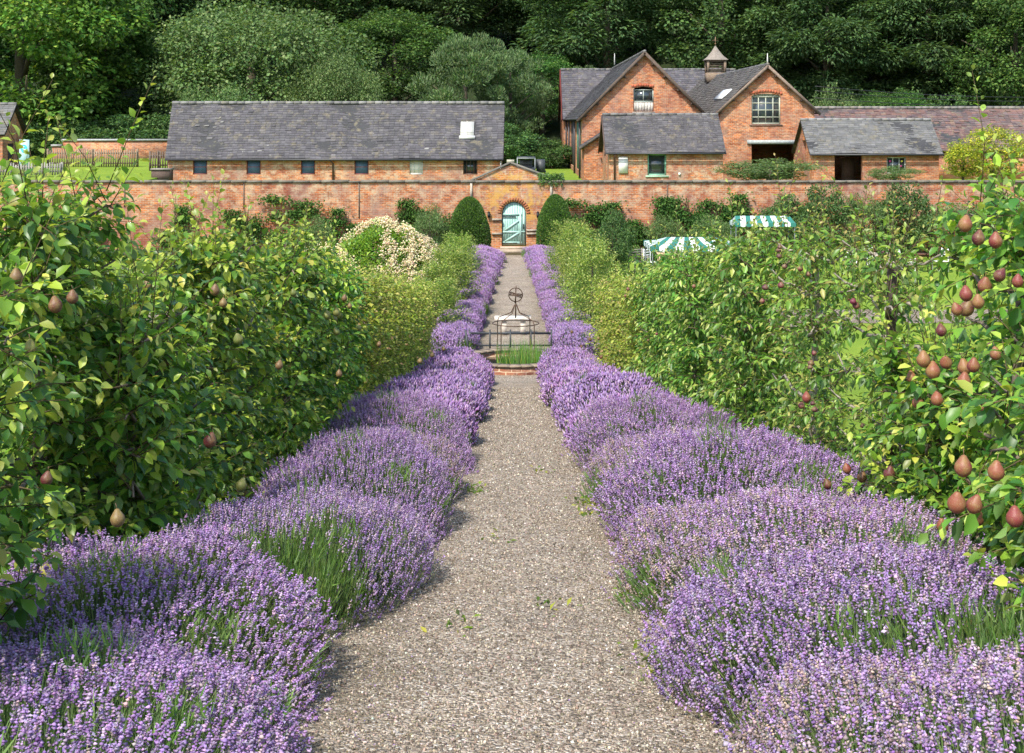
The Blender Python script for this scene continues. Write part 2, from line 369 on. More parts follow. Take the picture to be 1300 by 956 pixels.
# ------------------------------------------------------------------ lavender
L_FL=[(.34,.21,.45),(.43,.29,.53),(.25,.145,.35),(.50,.38,.55),(.43,.335,.37)]
def lavender_meshes(seed,Rx,Ry,H,n,near,w,patch=None,prad=.5,dry=0.,nblade=2600):
    rng=np.random.default_rng(seed)
    def dome(n):
        th=rng.uniform(0,2*PI,n); cz=rng.uniform(-.05,1,n)**.85 if False else rng.uniform(0.0,1,n)
        s=np.sqrt(1-cz**2); k=1-.0*cz
        d=np.stack([np.cos(th)*s,np.sin(th)*s,cz],1); return d
    fo=MB(); fl=MB()
    # woody leafy heart: ragged low dome
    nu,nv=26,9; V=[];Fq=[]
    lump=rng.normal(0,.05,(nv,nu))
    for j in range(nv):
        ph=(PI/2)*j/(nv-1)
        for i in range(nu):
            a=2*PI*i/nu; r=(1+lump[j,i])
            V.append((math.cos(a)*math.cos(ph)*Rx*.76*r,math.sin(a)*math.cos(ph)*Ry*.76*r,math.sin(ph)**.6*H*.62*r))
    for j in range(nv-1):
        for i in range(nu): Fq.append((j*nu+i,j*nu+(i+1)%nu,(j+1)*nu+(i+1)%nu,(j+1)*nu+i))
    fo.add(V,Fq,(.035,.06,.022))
    E=np.array([Rx,Ry,H])
    # leafy green blades
    d=dome(nblade); p=np.stack([d[:,0],d[:,1],d[:,2]**.6],1)*E*rng.uniform(.62,.84,(nblade,1)); nn=unit(d/E); ax=unit(nn*.7+np.array([0,0,.75])+rng.normal(0,.28,(nblade,3)))
    leaves(fo,p,ax,rng.normal(0,1,(nblade,3)),rng.uniform(.07,.19,nblade),rng.uniform(.007,.014,nblade)*(1 if near else 2),pal(rng,nblade,[(.07,.13,.035),(.13,.21,.06),(.18,.26,.09)],[2,3,1.5]),BLADE)
    d=dome(n); lumpy=1+.07*np.sin(d[:,0]*7+seed)*np.cos(d[:,1]*6+seed*2)+rng.normal(0,.045,n)
    FL=lambda q: np.stack([q[:,0],q[:,1],np.abs(q[:,2])**.6],1)
    tip=FL(d)*E*lumpy[:,None]; tip[:,2]+=.02
    nn=unit(d/E); ax=unit(nn*.75+np.array([0,0,.8])+rng.normal(0,.24,(n,3)))
    green=np.zeros(n,bool)
    if patch is not None:
        q=unit(np.array(patch,float)); green=(np.linalg.norm(d-q,axis=1)+rng.normal(0,.09,n))<prad
    # scattered sparser areas
    nz=np.sin(d[:,0]*5.1+seed)*np.sin(d[:,1]*6.3+seed*1.7)*np.sin(d[:,2]*5+seed*.3); green|=(nz>.62)&(rng.random(n)<.6)
    sl=rng.uniform(.14,.26,n); base=tip-ax*sl[:,None]
    leaves(fo,base,ax,rng.normal(0,1,(n,3)),sl,(.006 if near else .012),pal(rng,n,[(.10,.17,.05),(.17,.25,.08),(.25,.30,.13)],[2,3,2]),BLADE)
    g=np.where(green)[0]; k=len(g)
    if k: # leafy shoots without flowers
        for _ in range(3):
            pp=tip[g]-ax[g]*rng.uniform(.0,.12,(k,1)); leaves(fo,pp,unit(ax[g]+rng.normal(0,.22,(k,3))),rng.normal(0,1,(k,3)),rng.uniform(.06,.12,k),.010,pal(rng,k,[(.08,.16,.035),(.13,.24,.05),(.20,.31,.08)],[2,3,2]),BLADE)
    ok=~green; tp=tip[ok]; a2=ax[ok]; m=len(tp)
    ww=np.array(w,float); base_c=pal(rng,m,L_FL,ww,.14)
    if dry>0:
        dm=(rng.random(m)<dry*np.clip(1.2-d[ok][:,2],0,1))[:,None]; base_c=np.where(dm,pal(rng,m,[(.36,.28,.27),(.44,.35,.30),(.28,.20,.22)],[1,1,1]),base_c)
    if near:
        for j,(t,r,pr) in enumerate([(0,.0090,1),(.015,.0097,.95),(.028,.0085,.85),(.041,.0058,.8),(-.035,.007,.4)]):
            s=rng.random(m)<pr; cc=base_c[s]*rng.uniform(.75,1.25,(s.sum(),1)); blobs(fl,tp[s]+a2[s]*(t-.03)+rng.normal(0,.002,(s.sum(),3)),r*rng.uniform(.7,1.15,s.sum()),np.clip(cc,0,.85),rng,a2[s],.85,0,.35)
            # open florets
            q=s&(rng.random(m)<.5); c2=pal(rng,q.sum(),[(.42,.28,.60),(.50,.38,.65)],[2,1]); c2=np.where((base_c[q][:,2:3]<.42),c2*.55+.1,c2)
            leaves(fl,tp[q]+a2[q]*(t-.03),unit(rng.normal(0,1,(q.sum(),3))+a2[q]*.3),rng.normal(0,1,(q.sum(),3)),.018,.011,np.clip(c2,0,.85),LEAF4)
    else:
        blobs(fl,tp,.015*rng.uniform(.8,1.3,m),base_c,rng,a2,2.3,0,.3)
        s=rng.random(m)<.6; blobs(fl,tp[s]-a2[s]*.03+rng.normal(0,.012,(s.sum(),3)),.012,base_c[s]*1.2,rng,a2[s],1.6,0,.3)
    return fo,fl
LVAR={}
def lav_proto(key,label,**k):
    fo,fl=lavender_meshes(**k)
    LVAR[key]=(fo.mesh('lavender_leaves',M_soft),fl.mesh('lavender_flowers',M_lav))
def lav(key,x,y,rz,sc,label,group,slope=True):
    fo,fl=LVAR[key]; z=gz(y)
    r=empty('lavender_bush',(x,y,z),label,'lavender bush',group); r.rotation_euler=(-SLOPE if y<32 else 0,0,rz); r.scale=sc
    a=bpy.data.objects.new('leafy_mound',fo); COL.objects.link(a); a.parent=r
    b=bpy.data.objects.new('flower_spikes',fl); COL.objects.link(b); b.parent=r
    return r

# ------------------------------------------------------------------ big trees
def crown_tree(name,seed,R,H,trunkh,kind,ncl=110,nlf=22000,leaf=.27):
    """R crown radius, H total height, trunkh where the crown starts; returns meshes trunk, crown"""
    rng=np.random.default_rng(seed); cr=MB(); tr=MB()
    zc=(H+trunkh)/2; rz=(H-trunkh)/2
    dirs=unit(rng.normal(0,1,(ncl,3))); rr=rng.uniform(.5,1,ncl)**.7
    if kind=='column': dirs[:,2]*=1
    cen=np.stack([dirs[:,0]*R*rr,dirs[:,1]*R*rr,zc+dirs[:,2]*rz*rr],1)
    cs=R*rng.uniform(.17,.32,ncl)
    if kind in('feather',): cs*=.75
    per=rng.multinomial(nlf,cs**2/np.sum(cs**2)); ci=np.repeat(np.arange(ncl),per); n=len(ci)
    u=unit(rng.normal(0,1,(n,3))); rad=rng.uniform(.25,1,n)**.5
    pos=cen[ci]+u*cs[ci][:,None]*rad[:,None]*np.array([1,1,.72])
    if kind=='feather': ax=unit(np.array([0,0,1.0])+u*.9+rng.normal(0,.35,(n,3))); asp=.28; nr=rng.normal(0,1,(n,3))+u
    elif kind=='yew': ax=unit(u*np.array([1,1,.4])+np.array([0,0,-.35])+rng.normal(0,.3,(n,3))); asp=.34; nr=np.array([0,0,1.])+u*.6+rng.normal(0,.4,(n,3))
    else: ax=unit(u+np.array([0,0,-.25])+rng.normal(0,.5,(n,3))); asp=.75; nr=np.array([0,0,.9])+u*.8+rng.normal(0,.4,(n,3))
    cols={'broad':[(.03,.085,.018),(.052,.12,.026),(.08,.16,.034),(.12,.19,.045)],'bright':[(.045,.11,.018),(.075,.155,.024),(.12,.21,.033),(.21,.27,.045)],
          'grey':[(.05,.10,.03),(.09,.155,.048),(.14,.205,.075),(.19,.25,.10)],'feather':[(.05,.10,.035),(.09,.155,.055),(.14,.20,.08),(.19,.24,.10)],
          'yew':[(.036,.078,.032),(.054,.105,.040),(.075,.138,.046),(.105,.175,.055)],'dark':[(.036,.082,.028),(.056,.115,.035),(.08,.15,.042),(.115,.185,.052)],
          'gold':[(.12,.20,.02),(.28,.34,.03),(.45,.46,.04),(.55,.52,.07)],'column':[(.03,.08,.016),(.05,.12,.022),(.08,.165,.03),(.13,.22,.04)]}[kind]
    t=pal(rng,n,cols,[2,4,3,1.2],.16)*(rng.uniform(.8,1.22,ncl)[ci][:,None])
    L=leaf*rng.uniform(.6,1.25,n)*(1.5 if kind in('feather','yew') else 1)
    leaves(cr,pos,ax,nr,L,L*asp,t,LEAF4)
    tr.tube([(0,0,-.5),(R*.02,0,trunkh*.6),(R*.03,R*.02,zc*.9),(0,0,zc+rz*.5)],[R*.085,R*.06,R*.045,R*.015],8,(.10,.085,.06))
    for k in range(7):
        a=rng.uniform(0,6.28); z=trunkh*.8+rng.uniform(0,rz*.8); q=rng.uniform(.5,.85)
        tr.tube([(0,0,z),(math.cos(a)*R*.3*q,math.sin(a)*R*.3*q,z+rz*.2),(math.cos(a)*R*q,math.sin(a)*R*q,z+rz*.5)],[R*.03,R*.02,R*.007],5,(.10,.085,.06))
    return tr.mesh('trunk',M_bark,smooth=True),cr.mesh('crown',M_wood_leaf)
TV={}
def bigtree(key,px,toppy,d,width,label,cat='tree',group='woodland trees beyond the buildings',name='woodland_tree',base=None,rz=None,hfix=None):
    tm,cm,R0,H0=TV[key]; x=PX(px,d); zb=gz(d) if base is None else base
    Ht=PZ(toppy,d)-zb; s=width/2/R0; sz=Ht/H0
    r=empty(name,(x,d,zb),label,cat,group,rz if rz is not None else (px*13.7)%6.28); r.scale=(s,s,sz)
    a=bpy.data.objects.new('trunk',tm); COL.objects.link(a); a.parent=r
    b=bpy.data.objects.new('crown',cm); COL.objects.link(b); b.parent=r
    return r

# ------------------------------------------------------------------ architecture tools
def interp(pts,x): return float(np.interp(x,[p[0] for p in pts],[p[1] for p in pts]))
def wall(mb,O,U,N,u0,u1,zb,top,thick,holes=(),mi=0,tint=(1,1,1)):
    """flat wall in the (u,z) plane: top and hole heads are piecewise-linear; openings have real reveals"""
    O=np.array(O,float);U=np.array(U,float);N=np.array(N,float)
    def p(u,z,t=0): return tuple(O+U*u+np.array([0,0,1.0])*z-N*t)
    xs={u0,u1}|{a for a,_ in top if u0<a<u1}
    for h in holes: xs|={a for a,_ in h[3]}|{h[0],h[1]}
    xs=sorted(xs)
    for a,b in zip(xs[:-1],xs[1:]):
        if b-a<1e-6: continue
        m=(a+b)/2; hs=sorted([h for h in holes if h[0]<m<h[1]],key=lambda h:h[2])
        lo=(zb,zb)
        for h in hs:
            mb.add([p(a,lo[0]),p(b,lo[1]),p(b,h[2]),p(a,h[2])],[(0,1,2,3)],tint,mi)
            lo=(interp(h[3],a),interp(h[3],b))
            mb.add([p(a,lo[0]),p(b,lo[1]),p(b,lo[1],thick),p(a,lo[0],thick)],[(0,3,2,1)],tint,mi)
            mb.add([p(a,h[2]),p(b,h[2]),p(b,h[2],thick),p(a,h[2],thick)],[(0,1,2,3)],tint,mi)
        mb.add([p(a,lo[0]),p(b,lo[1]),p(b,interp(top,b)),p(a,interp(top,a))],[(0,1,2,3)],tint,mi)
        lo=(zb,zb)
        for h in hs:
            mb.add([p(a,lo[0],thick),p(b,lo[1],thick),p(b,h[2],thick),p(a,h[2],thick)],[(3,2,1,0)],tint,mi); lo=(interp(h[3],a),interp(h[3],b))
        mb.add([p(a,lo[0],thick),p(b,lo[1],thick),p(b,interp(top,b),thick),p(a,interp(top,a),thick)],[(3,2,1,0)],tint,mi)
        mb.add([p(a,interp(top,a)),p(b,interp(top,b)),p(b,interp(top,b),thick),p(a,interp(top,a),thick)],[(0,1,2,3)],tint,mi)
    for h in holes:
        for u,zt in ((h[0],interp(h[3],h[0])),(h[1],interp(h[3],h[1]))):
            if zt>h[2]+1e-4: mb.add([p(u,h[2]),p(u,zt),p(u,zt,thick),p(u,h[2],thick)],[(0,1,2,3)],tint,mi)
    for u in (u0,u1): mb.add([p(u,zb),p(u,interp(top,u)),p(u,interp(top,u),thick),p(u,zb,thick)],[(0,1,2,3)],tint,mi)
def rect(u0,u1,z0,z1): return (u0,u1,z0,[(u0,z1),(u1,z1)])
def archtop(u0,u1,z0,zs,rise,n=8):
    c=(u0+u1)/2; r=(u1-u0)/2
    return (u0,u1,z0,[(c-r*math.cos(PI*i/n),zs+rise*math.sin(PI*i/n)) for i in range(n+1)])
def tiles(mb,A,B,Cc,D,seed,tw=.30,th=.21,cols=((.11,.105,.115),(.15,.145,.155),(.085,.08,.09),(.20,.19,.19)),w=(4,4,3,1),rag=.012):
    """stone tiles laid one by one from eave (A-B) up to ridge (D-C)"""
    rng=np.random.default_rng(seed); A,B,Cc,D=[np.array(v,float) for v in (A,B,Cc,D)]
    up=((D+Cc)/2-(A+B)/2); L=np.linalg.norm(up); W=np.linalg.norm(B-A); N=unit(np.cross(B-A,up)); N=N if N[2]>0 else -N
    rows=max(1,int(L/th)); mb.add([tuple(v+N*-.02) for v in (A,B,Cc,D)],[(0,1,2,3)],(.06,.06,.06))
    mb.add([tuple(v-N*.10) for v in (A,B,Cc,D)],[(3,2,1,0)],(.06,.05,.04))
    V=[];T=[];cols=np.array(cols);w=np.array(w,float)/sum(w)
    for r in range(rows):
        t0=r/rows; t1=(r+1.25)/rows; t1=min(t1,1.0)
        sag=0
        La=A+(D-A)*t0; Ra=B+(Cc-B)*t0; Lb=A+(D-A)*t1; Rb=B+(Cc-B)*t1
        n=max(1,int(W/tw)); off=rng.uniform(0,.5)/n
        ed=np.clip(np.concatenate([[0],(np.arange(1,n+1)/n-off)+rng.normal(0,.08/n,n),[1]]),0,1); ed.sort(); ed[0]=0; ed[-1]=1
        for a,b in zip(ed[:-1],ed[1:]):
            if b-a<1e-3: continue
            g=.004/W; a2=a+g; b2=b-g; lift=abs(rng.normal(0,rag))+.012; j=rng.normal(0,.012)/L
            dn=(A-D)*j if r else 0
            p=[La+(Ra-La)*a2+dn,La+(Ra-La)*b2+dn,Lb+(Rb-Lb)*b2,Lb+(Rb-Lb)*a2]
            lo=[p[0]+N*(lift+.0),p[1]+N*(lift+rng.normal(0,.003)),p[2]+N*.004,p[3]+N*.004]
            V+=lo+[lo[0]-N*.03,lo[1]-N*.03]; c=(cols[rng.choice(len(cols),p=w)]*.5+cols.mean(0)*.5)*rng.uniform(.82,1.16); T+=[c,c*.8]
    V=np.array(V); ph=seed*1.7; V=V+N[None]*(.028*np.sin(V[:,0]*.9+ph)+.018*np.sin(V[:,0]*2.3+V[:,2]*1.9+ph)+.012*np.sin(V[:,2]*5+V[:,1]*1.3))[:,None]; n=len(V)//6; b=(np.arange(n)*6)[:,None]
    f=np.concatenate([b+np.array([[0,1,2,3]]),b+np.array([[4,5,1,0]])],1).reshape(-1,4); mb.bulk(V,f,np.array(T))
def ridge(mb,a,b,seed,r=.09,col=(.20,.19,.18)):
    rng=np.random.default_rng(seed); a=Vector(a);b=Vector(b);n=max(2,int((b-a).length/.42))
    for i in range(n):
        p=a+(b-a)*(i/n); q=a+(b-a)*((i+.96)/n); k=rng.uniform(.75,1.3); mb.tube([p,q],r*rng.uniform(.93,1.07),8,tuple(c*k for c in col))
def window(parent,x0,x1,z0,z1,y,cols,rows,fc,fw=.06,bar=.03,name='window',pane_mat=None,inset=.1,arch=0,label=None,ptint=(1,1,1)):
    mb=MB(); yy=y+inset
    mb.box(x0,x0+fw,yy,yy+.06,z0,z1,fc); mb.box(x1-fw,x1,yy,yy+.06,z0,z1,fc); mb.box(x0+fw,x1-fw,yy,yy+.06,z0,z0+fw,fc); mb.box(x0+fw,x1-fw,yy,yy+.06,z1-fw,z1,fc)
    for i in range(1,cols):
        x=x0+(x1-x0)*i/cols; mb.box(x-bar/2,x+bar/2,yy+.01,yy+.05,z0+fw,z1-fw,fc)
    for i in range(1,rows):
        z=z0+(z1-z0)*i/rows; mb.box(x0+fw,x1-fw,yy+.013,yy+.047,z-bar/2,z+bar/2,fc)
    f=part(name,mb,M_paint,parent,label)
    g=MB(); g.box(x0+fw*.5,x1-fw*.5,yy+.028,yy+.034,z0+fw*.5,z1-fw*.5,ptint); part('pane',g,pane_mat or M_glass,f)
    return f
def sill(mb,x0,x1,y,z,c=(.35,.30,.26)): mb.box(x0-.06,x1+.06,y-.05,y+.12,z-.07,z-.003,c)

# ================================================================== SETTING
TL=[(64.66,2.97),(66,2.99),(72,3.12),(80,3.38),(93,3.5)]
tb=MB()
for (ya,za_),(yb_,zb_) in zip(TL[:-1],TL[1:]):
    tb.add([(-60,ya,za_),(-17.7,ya,za_),(-17.7,yb_,zb_),(-60,yb_,zb_)],[(0,1,2,3)])
    tb.add([(-17.7,ya,2.2),(-17.7,yb_,2.2),(-17.7,yb_,zb_),(-17.7,ya,za_)],[(0,1,2,3)])
tb.add([(-60,93,2.2),(-17.7,93,2.2),(-17.7,93,3.5),(-60,93,3.5)],[(3,2,1,0)])
single('terrace_lawn',tb,M_grass,(0,0,0),'raised mown lawn behind the wall at the left',kind='structure')
ys=[-80,-20,0]+list(np.arange(4,32,4))+[32,36,44,54,64.45,64.6,66,72,80,98,112]+[130,150,175,200,260,900]
mb=MB(); xs=[-400,-150,-60,-30,-14,-5,0,5,14,30,60,150,400]
V=[(x,y,gz(y)) for y in ys for x in xs]; n=len(xs)
for j in range(len(ys)-1):
    for i in range(n-1):
        mb.add([V[j*n+i],V[j*n+i+1],V[(j+1)*n+i+1],V[(j+1)*n+i]],[(0,1,2,3)],(1,1,1),1 if ys[j]>=98 else 0)
single('ground',mb,[M_grass,M_litter],(0,0,0),'mown grass ground falling to the garden floor',kind='structure')
def strip(name,x0,x1,y0,y1,dz,mat,label,wob=.0,seed=0):
    rng=np.random.default_rng(seed); yy=[y for y in [p[0] for p in PROF]+list(np.arange(y0,y1,.5 if wob else 4)) if y0<y<y1]+[y0,y1]; yy=sorted(set(np.round(yy,3)))
    mb=MB(); xa=[x0+rng.normal(0,wob) for _ in yy]; xb=[x1+rng.normal(0,wob) for _ in yy]
    for j in range(len(yy)-1):
        mb.add([(xa[j],yy[j],gz(yy[j])+dz),(xb[j],yy[j],gz(yy[j])+dz),(xb[j+1],yy[j+1],gz(yy[j+1])+dz),(xa[j+1],yy[j+1],gz(yy[j+1])+dz)],[(0,1,2,3)])
    o=single(name,mb,mat,(0,0,0),label,kind='structure'); return o
for s,nm in ((-1,'left'),(1,'right')):
    a,b=sorted((s*.7,s*3.9)); strip('planting_bed',a,b,-3,62,.004,M_soil,'dark soil bed under the %s row of fruit trees'%nm,.05,3+s)
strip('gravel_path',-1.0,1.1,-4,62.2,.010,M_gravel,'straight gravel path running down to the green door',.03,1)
strip('wall_border',-30,30,62.2,64.29,.006,M_soil,'soil border along the foot of the garden wall',0,2)
strip('cross_path',3.9,26,41.2,44.2,.008,M_gravel,'grey gravel path crossing the right lawn',0,4)
strip('cross_path',-26,-3.9,41.2,44.2,.008,M_gravel,'grey gravel path crossing the left lawn',0,5)

# loose stones of the path: far beyond 300, too many to count
rng=np.random.default_rng(5); mb=MB(); n=48000
y=4.6+rng.random(n)**2.0*25; x=rng.uniform(-1.0,1.1,n); z=np.interp(y,[p[0] for p in PROF],[p[1] for p in PROF])+.012
r=rng.uniform(.003,.0078,n)*(1+.04*y); blobs(mb,np.stack([x,y,z],1),r,pal(rng,n,[(.12,.098,.073),(.215,.172,.13),(.32,.265,.205),(.44,.38,.305),(.58,.54,.47)],[3,5,4,2,.6],.15),rng,None,.8)
single('gravel_stones',mb,M_stone,(0,0,0),'loose grey and buff stones over the path',kind='stuff')
# weeds on the path edges and leaf litter weeds under the trees
mb=MB(); cc=[]
for (px,py,k) in ((742,640,60),(755,655,40),(602,625,50),(585,618,20),(690,600,14),(835,842,40),(830,855,30),(700,775,14),(640,690,10),(580,800,16),(790,760,25)):
    d=1.88*F/(py-HY-.124*F+0) if py>480 else 40; c=np.array([PX(px,d),d,gz(d)+.015]); cc.append(np.repeat(c[None],k,0)+rng.normal(0,1,(k,3))*[.07,.16,.008])
for _ in range(520):
    s=rng.choice([-1,1]); yy=rng.uniform(5,31); c=np.array([s*rng.uniform(2.3,4.2),yy,gz(yy)+.03]); cc.append(np.repeat(c[None],16,0)+rng.normal(0,1,(16,3))*[.09,.09,.03])
q=np.concatenate(cc); n=len(q); leaves(mb,q,unit(rng.normal(0,1,(n,3))*[1,1,.4]+[0,0,.5]),np.array([0,0,1.])+rng.normal(0,.5,(n,3)),rng.uniform(.03,.07,n),.025,pal(rng,n,[(.16,.24,.03),(.32,.34,.04),(.10,.17,.03)],[3,2,2]),LEAF4)
pe=MB(); n=2600; y=4.6+rng.random(n)**1.5*24; sd_=rng.choice([-1,1],n); x=.05+sd_*(.78-np.abs(rng.normal(0,.16,n))); z=np.interp(y,[p[0] for p in PROF],[p[1] for p in PROF])+.022
leaves(pe,np.stack([x,y,z],1),unit(rng.normal(0,1,(n,3))*[1,1,.15]),np.array([0,0,1.])+rng.normal(0,.3,(n,3)),rng.uniform(.006,.016,n),.008,pal(rng,n,[(.30,.20,.42),(.36,.28,.34),(.22,.15,.08),(.16,.11,.05)],[3,2,2,2]),LEAF4)
single('fallen_petals',pe,M_soft,(0,0,0),'fallen lavender petals and dead leaves along the path edges',kind='stuff')
single('weeds',mb,M_soft,(0,0,0),'small yellow-green weeds at the path edge and under the trees',kind='stuff')

# ================================================================== GARDEN WALL
gw=empty('garden_wall',(0,64.3,0),'long weathered brick garden wall with an arched doorway','wall')
Yw=64.3; mb=MB()
dl,dr=-.536,.571; dc=(dl+dr)/2
wall(mb,(0,Yw,0),(1,0,0),(0,-1,0),-34,34,-.3,[(-34,3.1),(34,3.1)],.36,[archtop(dl,dr,.22,1.69,.555,12)])
part('brickwork',mb,M_gwall,gw)
mb=MB(); rng=np.random.default_rng(8); x=-34.05
while x<34:
    w=rng.uniform(.5,.75); k=rng.uniform(.7,1.2); z=rng.normal(0,.008)
    mb.box(x,x+w-.012,Yw-.07+rng.normal(0,.006),Yw+.43,3.103,3.2+z,(.16*k,.145*k,.12*k)); x+=w
part('coping',mb,M_stone,gw)
mb=MB(); ap=(-.14,4.0)
wall(mb,(0,64.78,0),(1,0,0),(0,-1,0),-1.9,2.05,2.9,[(-1.9,3.12),(ap[0],3.92),(2.05,3.12)],.22)
pd=part('pediment',mb,M_gwall,gw)
mb=MB()
mb.bar((-2.05,64.88,3.13),(ap[0],64.88,ap[1]),.36,.09,(.15,.14,.12)); mb.bar((2.2,64.88,3.13),(ap[0],64.88,ap[1]),.36,.09,(.15,.14,.12)); mb.box(ap[0]-.17,ap[0]+.17,64.72,65.04,3.99,4.13,(.35,.33,.26))
part('pediment_coping',mb,M_stone,pd)
mb=MB(); n=18   # brick arch ring and dark reveal line
for i in range(n):
    a=PI*(i+.5)/n; c=math.cos(a); s=math.sin(a)
    mb.bar((dc-c*.575,Yw-.008,1.69+s*.575),(dc-c*.74,Yw-.008,1.69+s*.74),.085,.02,(.30*(.85+.2*(i%3)/2),.105,.05),up=(0,1,0))
part('arch_ring',mb,M_stone,gw)
for px in (598,700):
    mb=MB(); mb.box(PX(px,64)-.05,PX(px,64)+.05,Yw-.06,Yw-.003,2.35,3.1,(.40,.35,.29)); part('stone_strip',mb,M_stone,gw)
for px,z0 in ((455,1.5),(308,1.9),(848,2.0),(156,2.0)):
    mb=MB(); mb.box(PX(px,64)-.025,PX(px,64)+.025,Yw-.03,Yw-.003,z0,3.1,(.14,.10,.08)); part('expansion_strip',mb,M_stone,gw)
for a,b,z in ((625,637,1.44),(669,682,.95),(625,637,.80),(669,682,.8)):
    mb=MB(); mb.box(PX(a,64)-.02,PX(b,64),Yw-.09,Yw-.003,z-.05,z+.04,(.34,.29,.23)); part('ledge',mb,M_stone,gw)
mb=MB()
N_=9; w=(dr-dl-.06)/N_
for i in range(N_):
    a=dl+.03+i*w; b=a+w-.006; zt=[1.69+math.sqrt(max(0,.525**2-(q-dc)**2)) for q in (a,b)]; k=.92+.12*((i*7)%5)/4
    mb.add([(a,Yw+.12,.26),(b,Yw+.12,.26),(b,Yw+.12,zt[1]),(a,Yw+.12,zt[0]),(a,Yw+.16,.26),(b,Yw+.16,.26),(b,Yw+.16,zt[1]),(a,Yw+.16,zt[0])],[(0,1,2,3),(7,6,5,4),(0,3,7,4),(1,5,6,2),(3,2,6,7),(0,4,5,1)],(.33*k,.54*k,.47*k))
dd=part('door',mb,M_paint,gw,'turquoise planked door with a round head and long hinges')
fr=MB()
for i in range(14):
    a0,a1=PI*i/14,PI*(i+1)/14; fr.bar((dc-.54*math.cos(a0),Yw+.1,1.69+.54*math.sin(a0)),(dc-.54*math.cos(a1),Yw+.1,1.69+.54*math.sin(a1)),.035,.035,(.05,.05,.05),up=(0,1,0))
for x in (dl+.015,dr-.015): fr.box(x-.017,x+.017,Yw+.08,Yw+.12,.24,1.69,(.05,.05,.05))
part('door_frame',fr,M_paint,dd)
rl=MB(); pale=(.34,.53,.47)
rl.box(dl+.05,dr-.2,Yw+.085,Yw+.117,1.62,1.7,pale); rl.box(dl+.05,dr-.05,Yw+.085,Yw+.117,.82,.9,pale); rl.box(dl+.05,dr-.2,Yw+.085,Yw+.117,.3,.42,pale)
rl.box(.27,.35,Yw+.08,Yw+.117,.3,1.72,pale); rl.bar((-.4,Yw+.095,.42),(.27,Yw+.095,.84),.02,.09,pale,up=(0,0,1)); rl.bar((-.4,Yw+.097,.92),(.27,Yw+.097,1.4),.02,.09,pale)
part('rails',rl,M_paint,dd)
for z,l in ((1.55,.62),(.36,.68)):
    h=MB(); h.box(dl+.02,dl+.02+l,Yw+.065,Yw+.082,z-.022,z+.022,(.04,.05,.05)); part('hinge',h,M_iron,dd)
h=MB(); h.box(.43,.47,Yw+.06,Yw+.118,1.0,1.22,(.03,.03,.03)); h.tube([(.45,Yw+.05,1.06),(.45,Yw+.05,1.16)],.012,6,(.03,.03,.03)); part('handle',h,M_iron,dd)
mb=MB(); mb.box(PX(630,64),PX(674,64),Yw-.75,Yw-.005,-.05,.12,(.36,.29,.22)); mb.box(PX(635,64),PX(670,64),Yw-.4,Yw+.3,.12,.215,(.42,.34,.26)); part('step',mb,M_stone,gw)
for px in (620.5,683):
    r=empty('wall_lantern',(PX(px,64),Yw-.08,1.62),'small black lantern on the wall %s of the green door'%('left' if px<650 else 'right'),'lantern','lanterns beside the garden door')
    mb=MB(); x=PX(px,64); mb.box(x-.06,x+.06,Yw-.16,Yw-.04,1.53,1.74,(.03,.03,.03)); mb.lathe([(.1,0),(.02,.07)],x,Yw-.1,1.742,4,(.03,.03,.03),a0=PI/4); part('housing',mb,M_iron,r)
    mb=MB(); mb.box(x-.02,x+.02,Yw-.04,Yw-.002,1.6,1.64,(.03,.03,.03)); part('bracket',mb,M_iron,r)

# ================================================================== LONG BARN
X0,X1=-17.55,-.62; yb=72.0
bn=empty('long_barn',(X0,yb,2.6),'long low brick barn with a big grey stone-tiled roof left of the door','barn')
wx=[(245,263),(313,331),(382,400),(450,468),(520,537),(588,606)]
mb=MB(); H=[rect(PX(a,yb),PX(b,yb),3.19,3.95) for a,b in wx]
wall(mb,(0,yb,0),(1,0,0),(0,-1,0),X0,X1,2.4,[(X0,4.1),(X1,4.1)],.35,H)
for x in (X0,X1):
    s=-1 if x==X0 else 1
    wall(mb,(x,0,0),(0,1,0),(s,0,0),yb+.36,yb+5.2,2.4,[(yb+.36,4.2),(yb+2.6,6.6),(yb+5.2,4.2)],.3)
mb.box(X0,X1,yb+5.21,yb+5.5,2.4,4.1)
part('walls',mb,M_barn,bn)
for i,(a,b) in enumerate(wx):
    blue=(.13,.20,.30)
    t=MB(); 
    if i<4: window(bn,PX(a,yb),PX(b,yb),3.19,3.95,yb,1,2,(.20,.055,.04),.045,.03,pane_mat=M_paint,ptint=(.07,.12,.20),inset=.04,label='blue boarded window in a red frame')
    elif i==4: window(bn,PX(a,yb),PX(b,yb),3.19,3.95,yb,3,3,(.55,.55,.53),.05,.03,pane_mat=M_paint,ptint=(.66,.60,.55),inset=.04,label='white painted window')
    else: window(bn,PX(a,yb),PX(b,yb),3.19,3.95,yb,4,1,(.10,.06,.045),.05,.04,label='dark slatted window')
mb=MB(); zr=6.84; yr=yb+2.6
xa,xb=X0-.1,X1+.1
tiles(mb,(xa,yb-.22,3.98),(xb,yb-.22,3.98),(xb+.05,yr,zr),(xa-.3,yr,zr),11,.26,.17,((.105,.10,.11),(.14,.132,.145),(.08,.074,.084),(.22,.20,.19)),(4,4,3,.7))
tiles(mb,(xa,yb+5.6,3.98),(xb,yb+5.6,3.98),(xb+.05,yr,zr),(xa-.3,yr,zr),12,.5,.35)
ridge(mb,(xa-.3,yr,zr+.02),(xb+.05,yr,zr+.02),13,.09,(.26,.25,.23))
rng=np.random.default_rng(4); sc=mb   # slipped and pale patched tiles
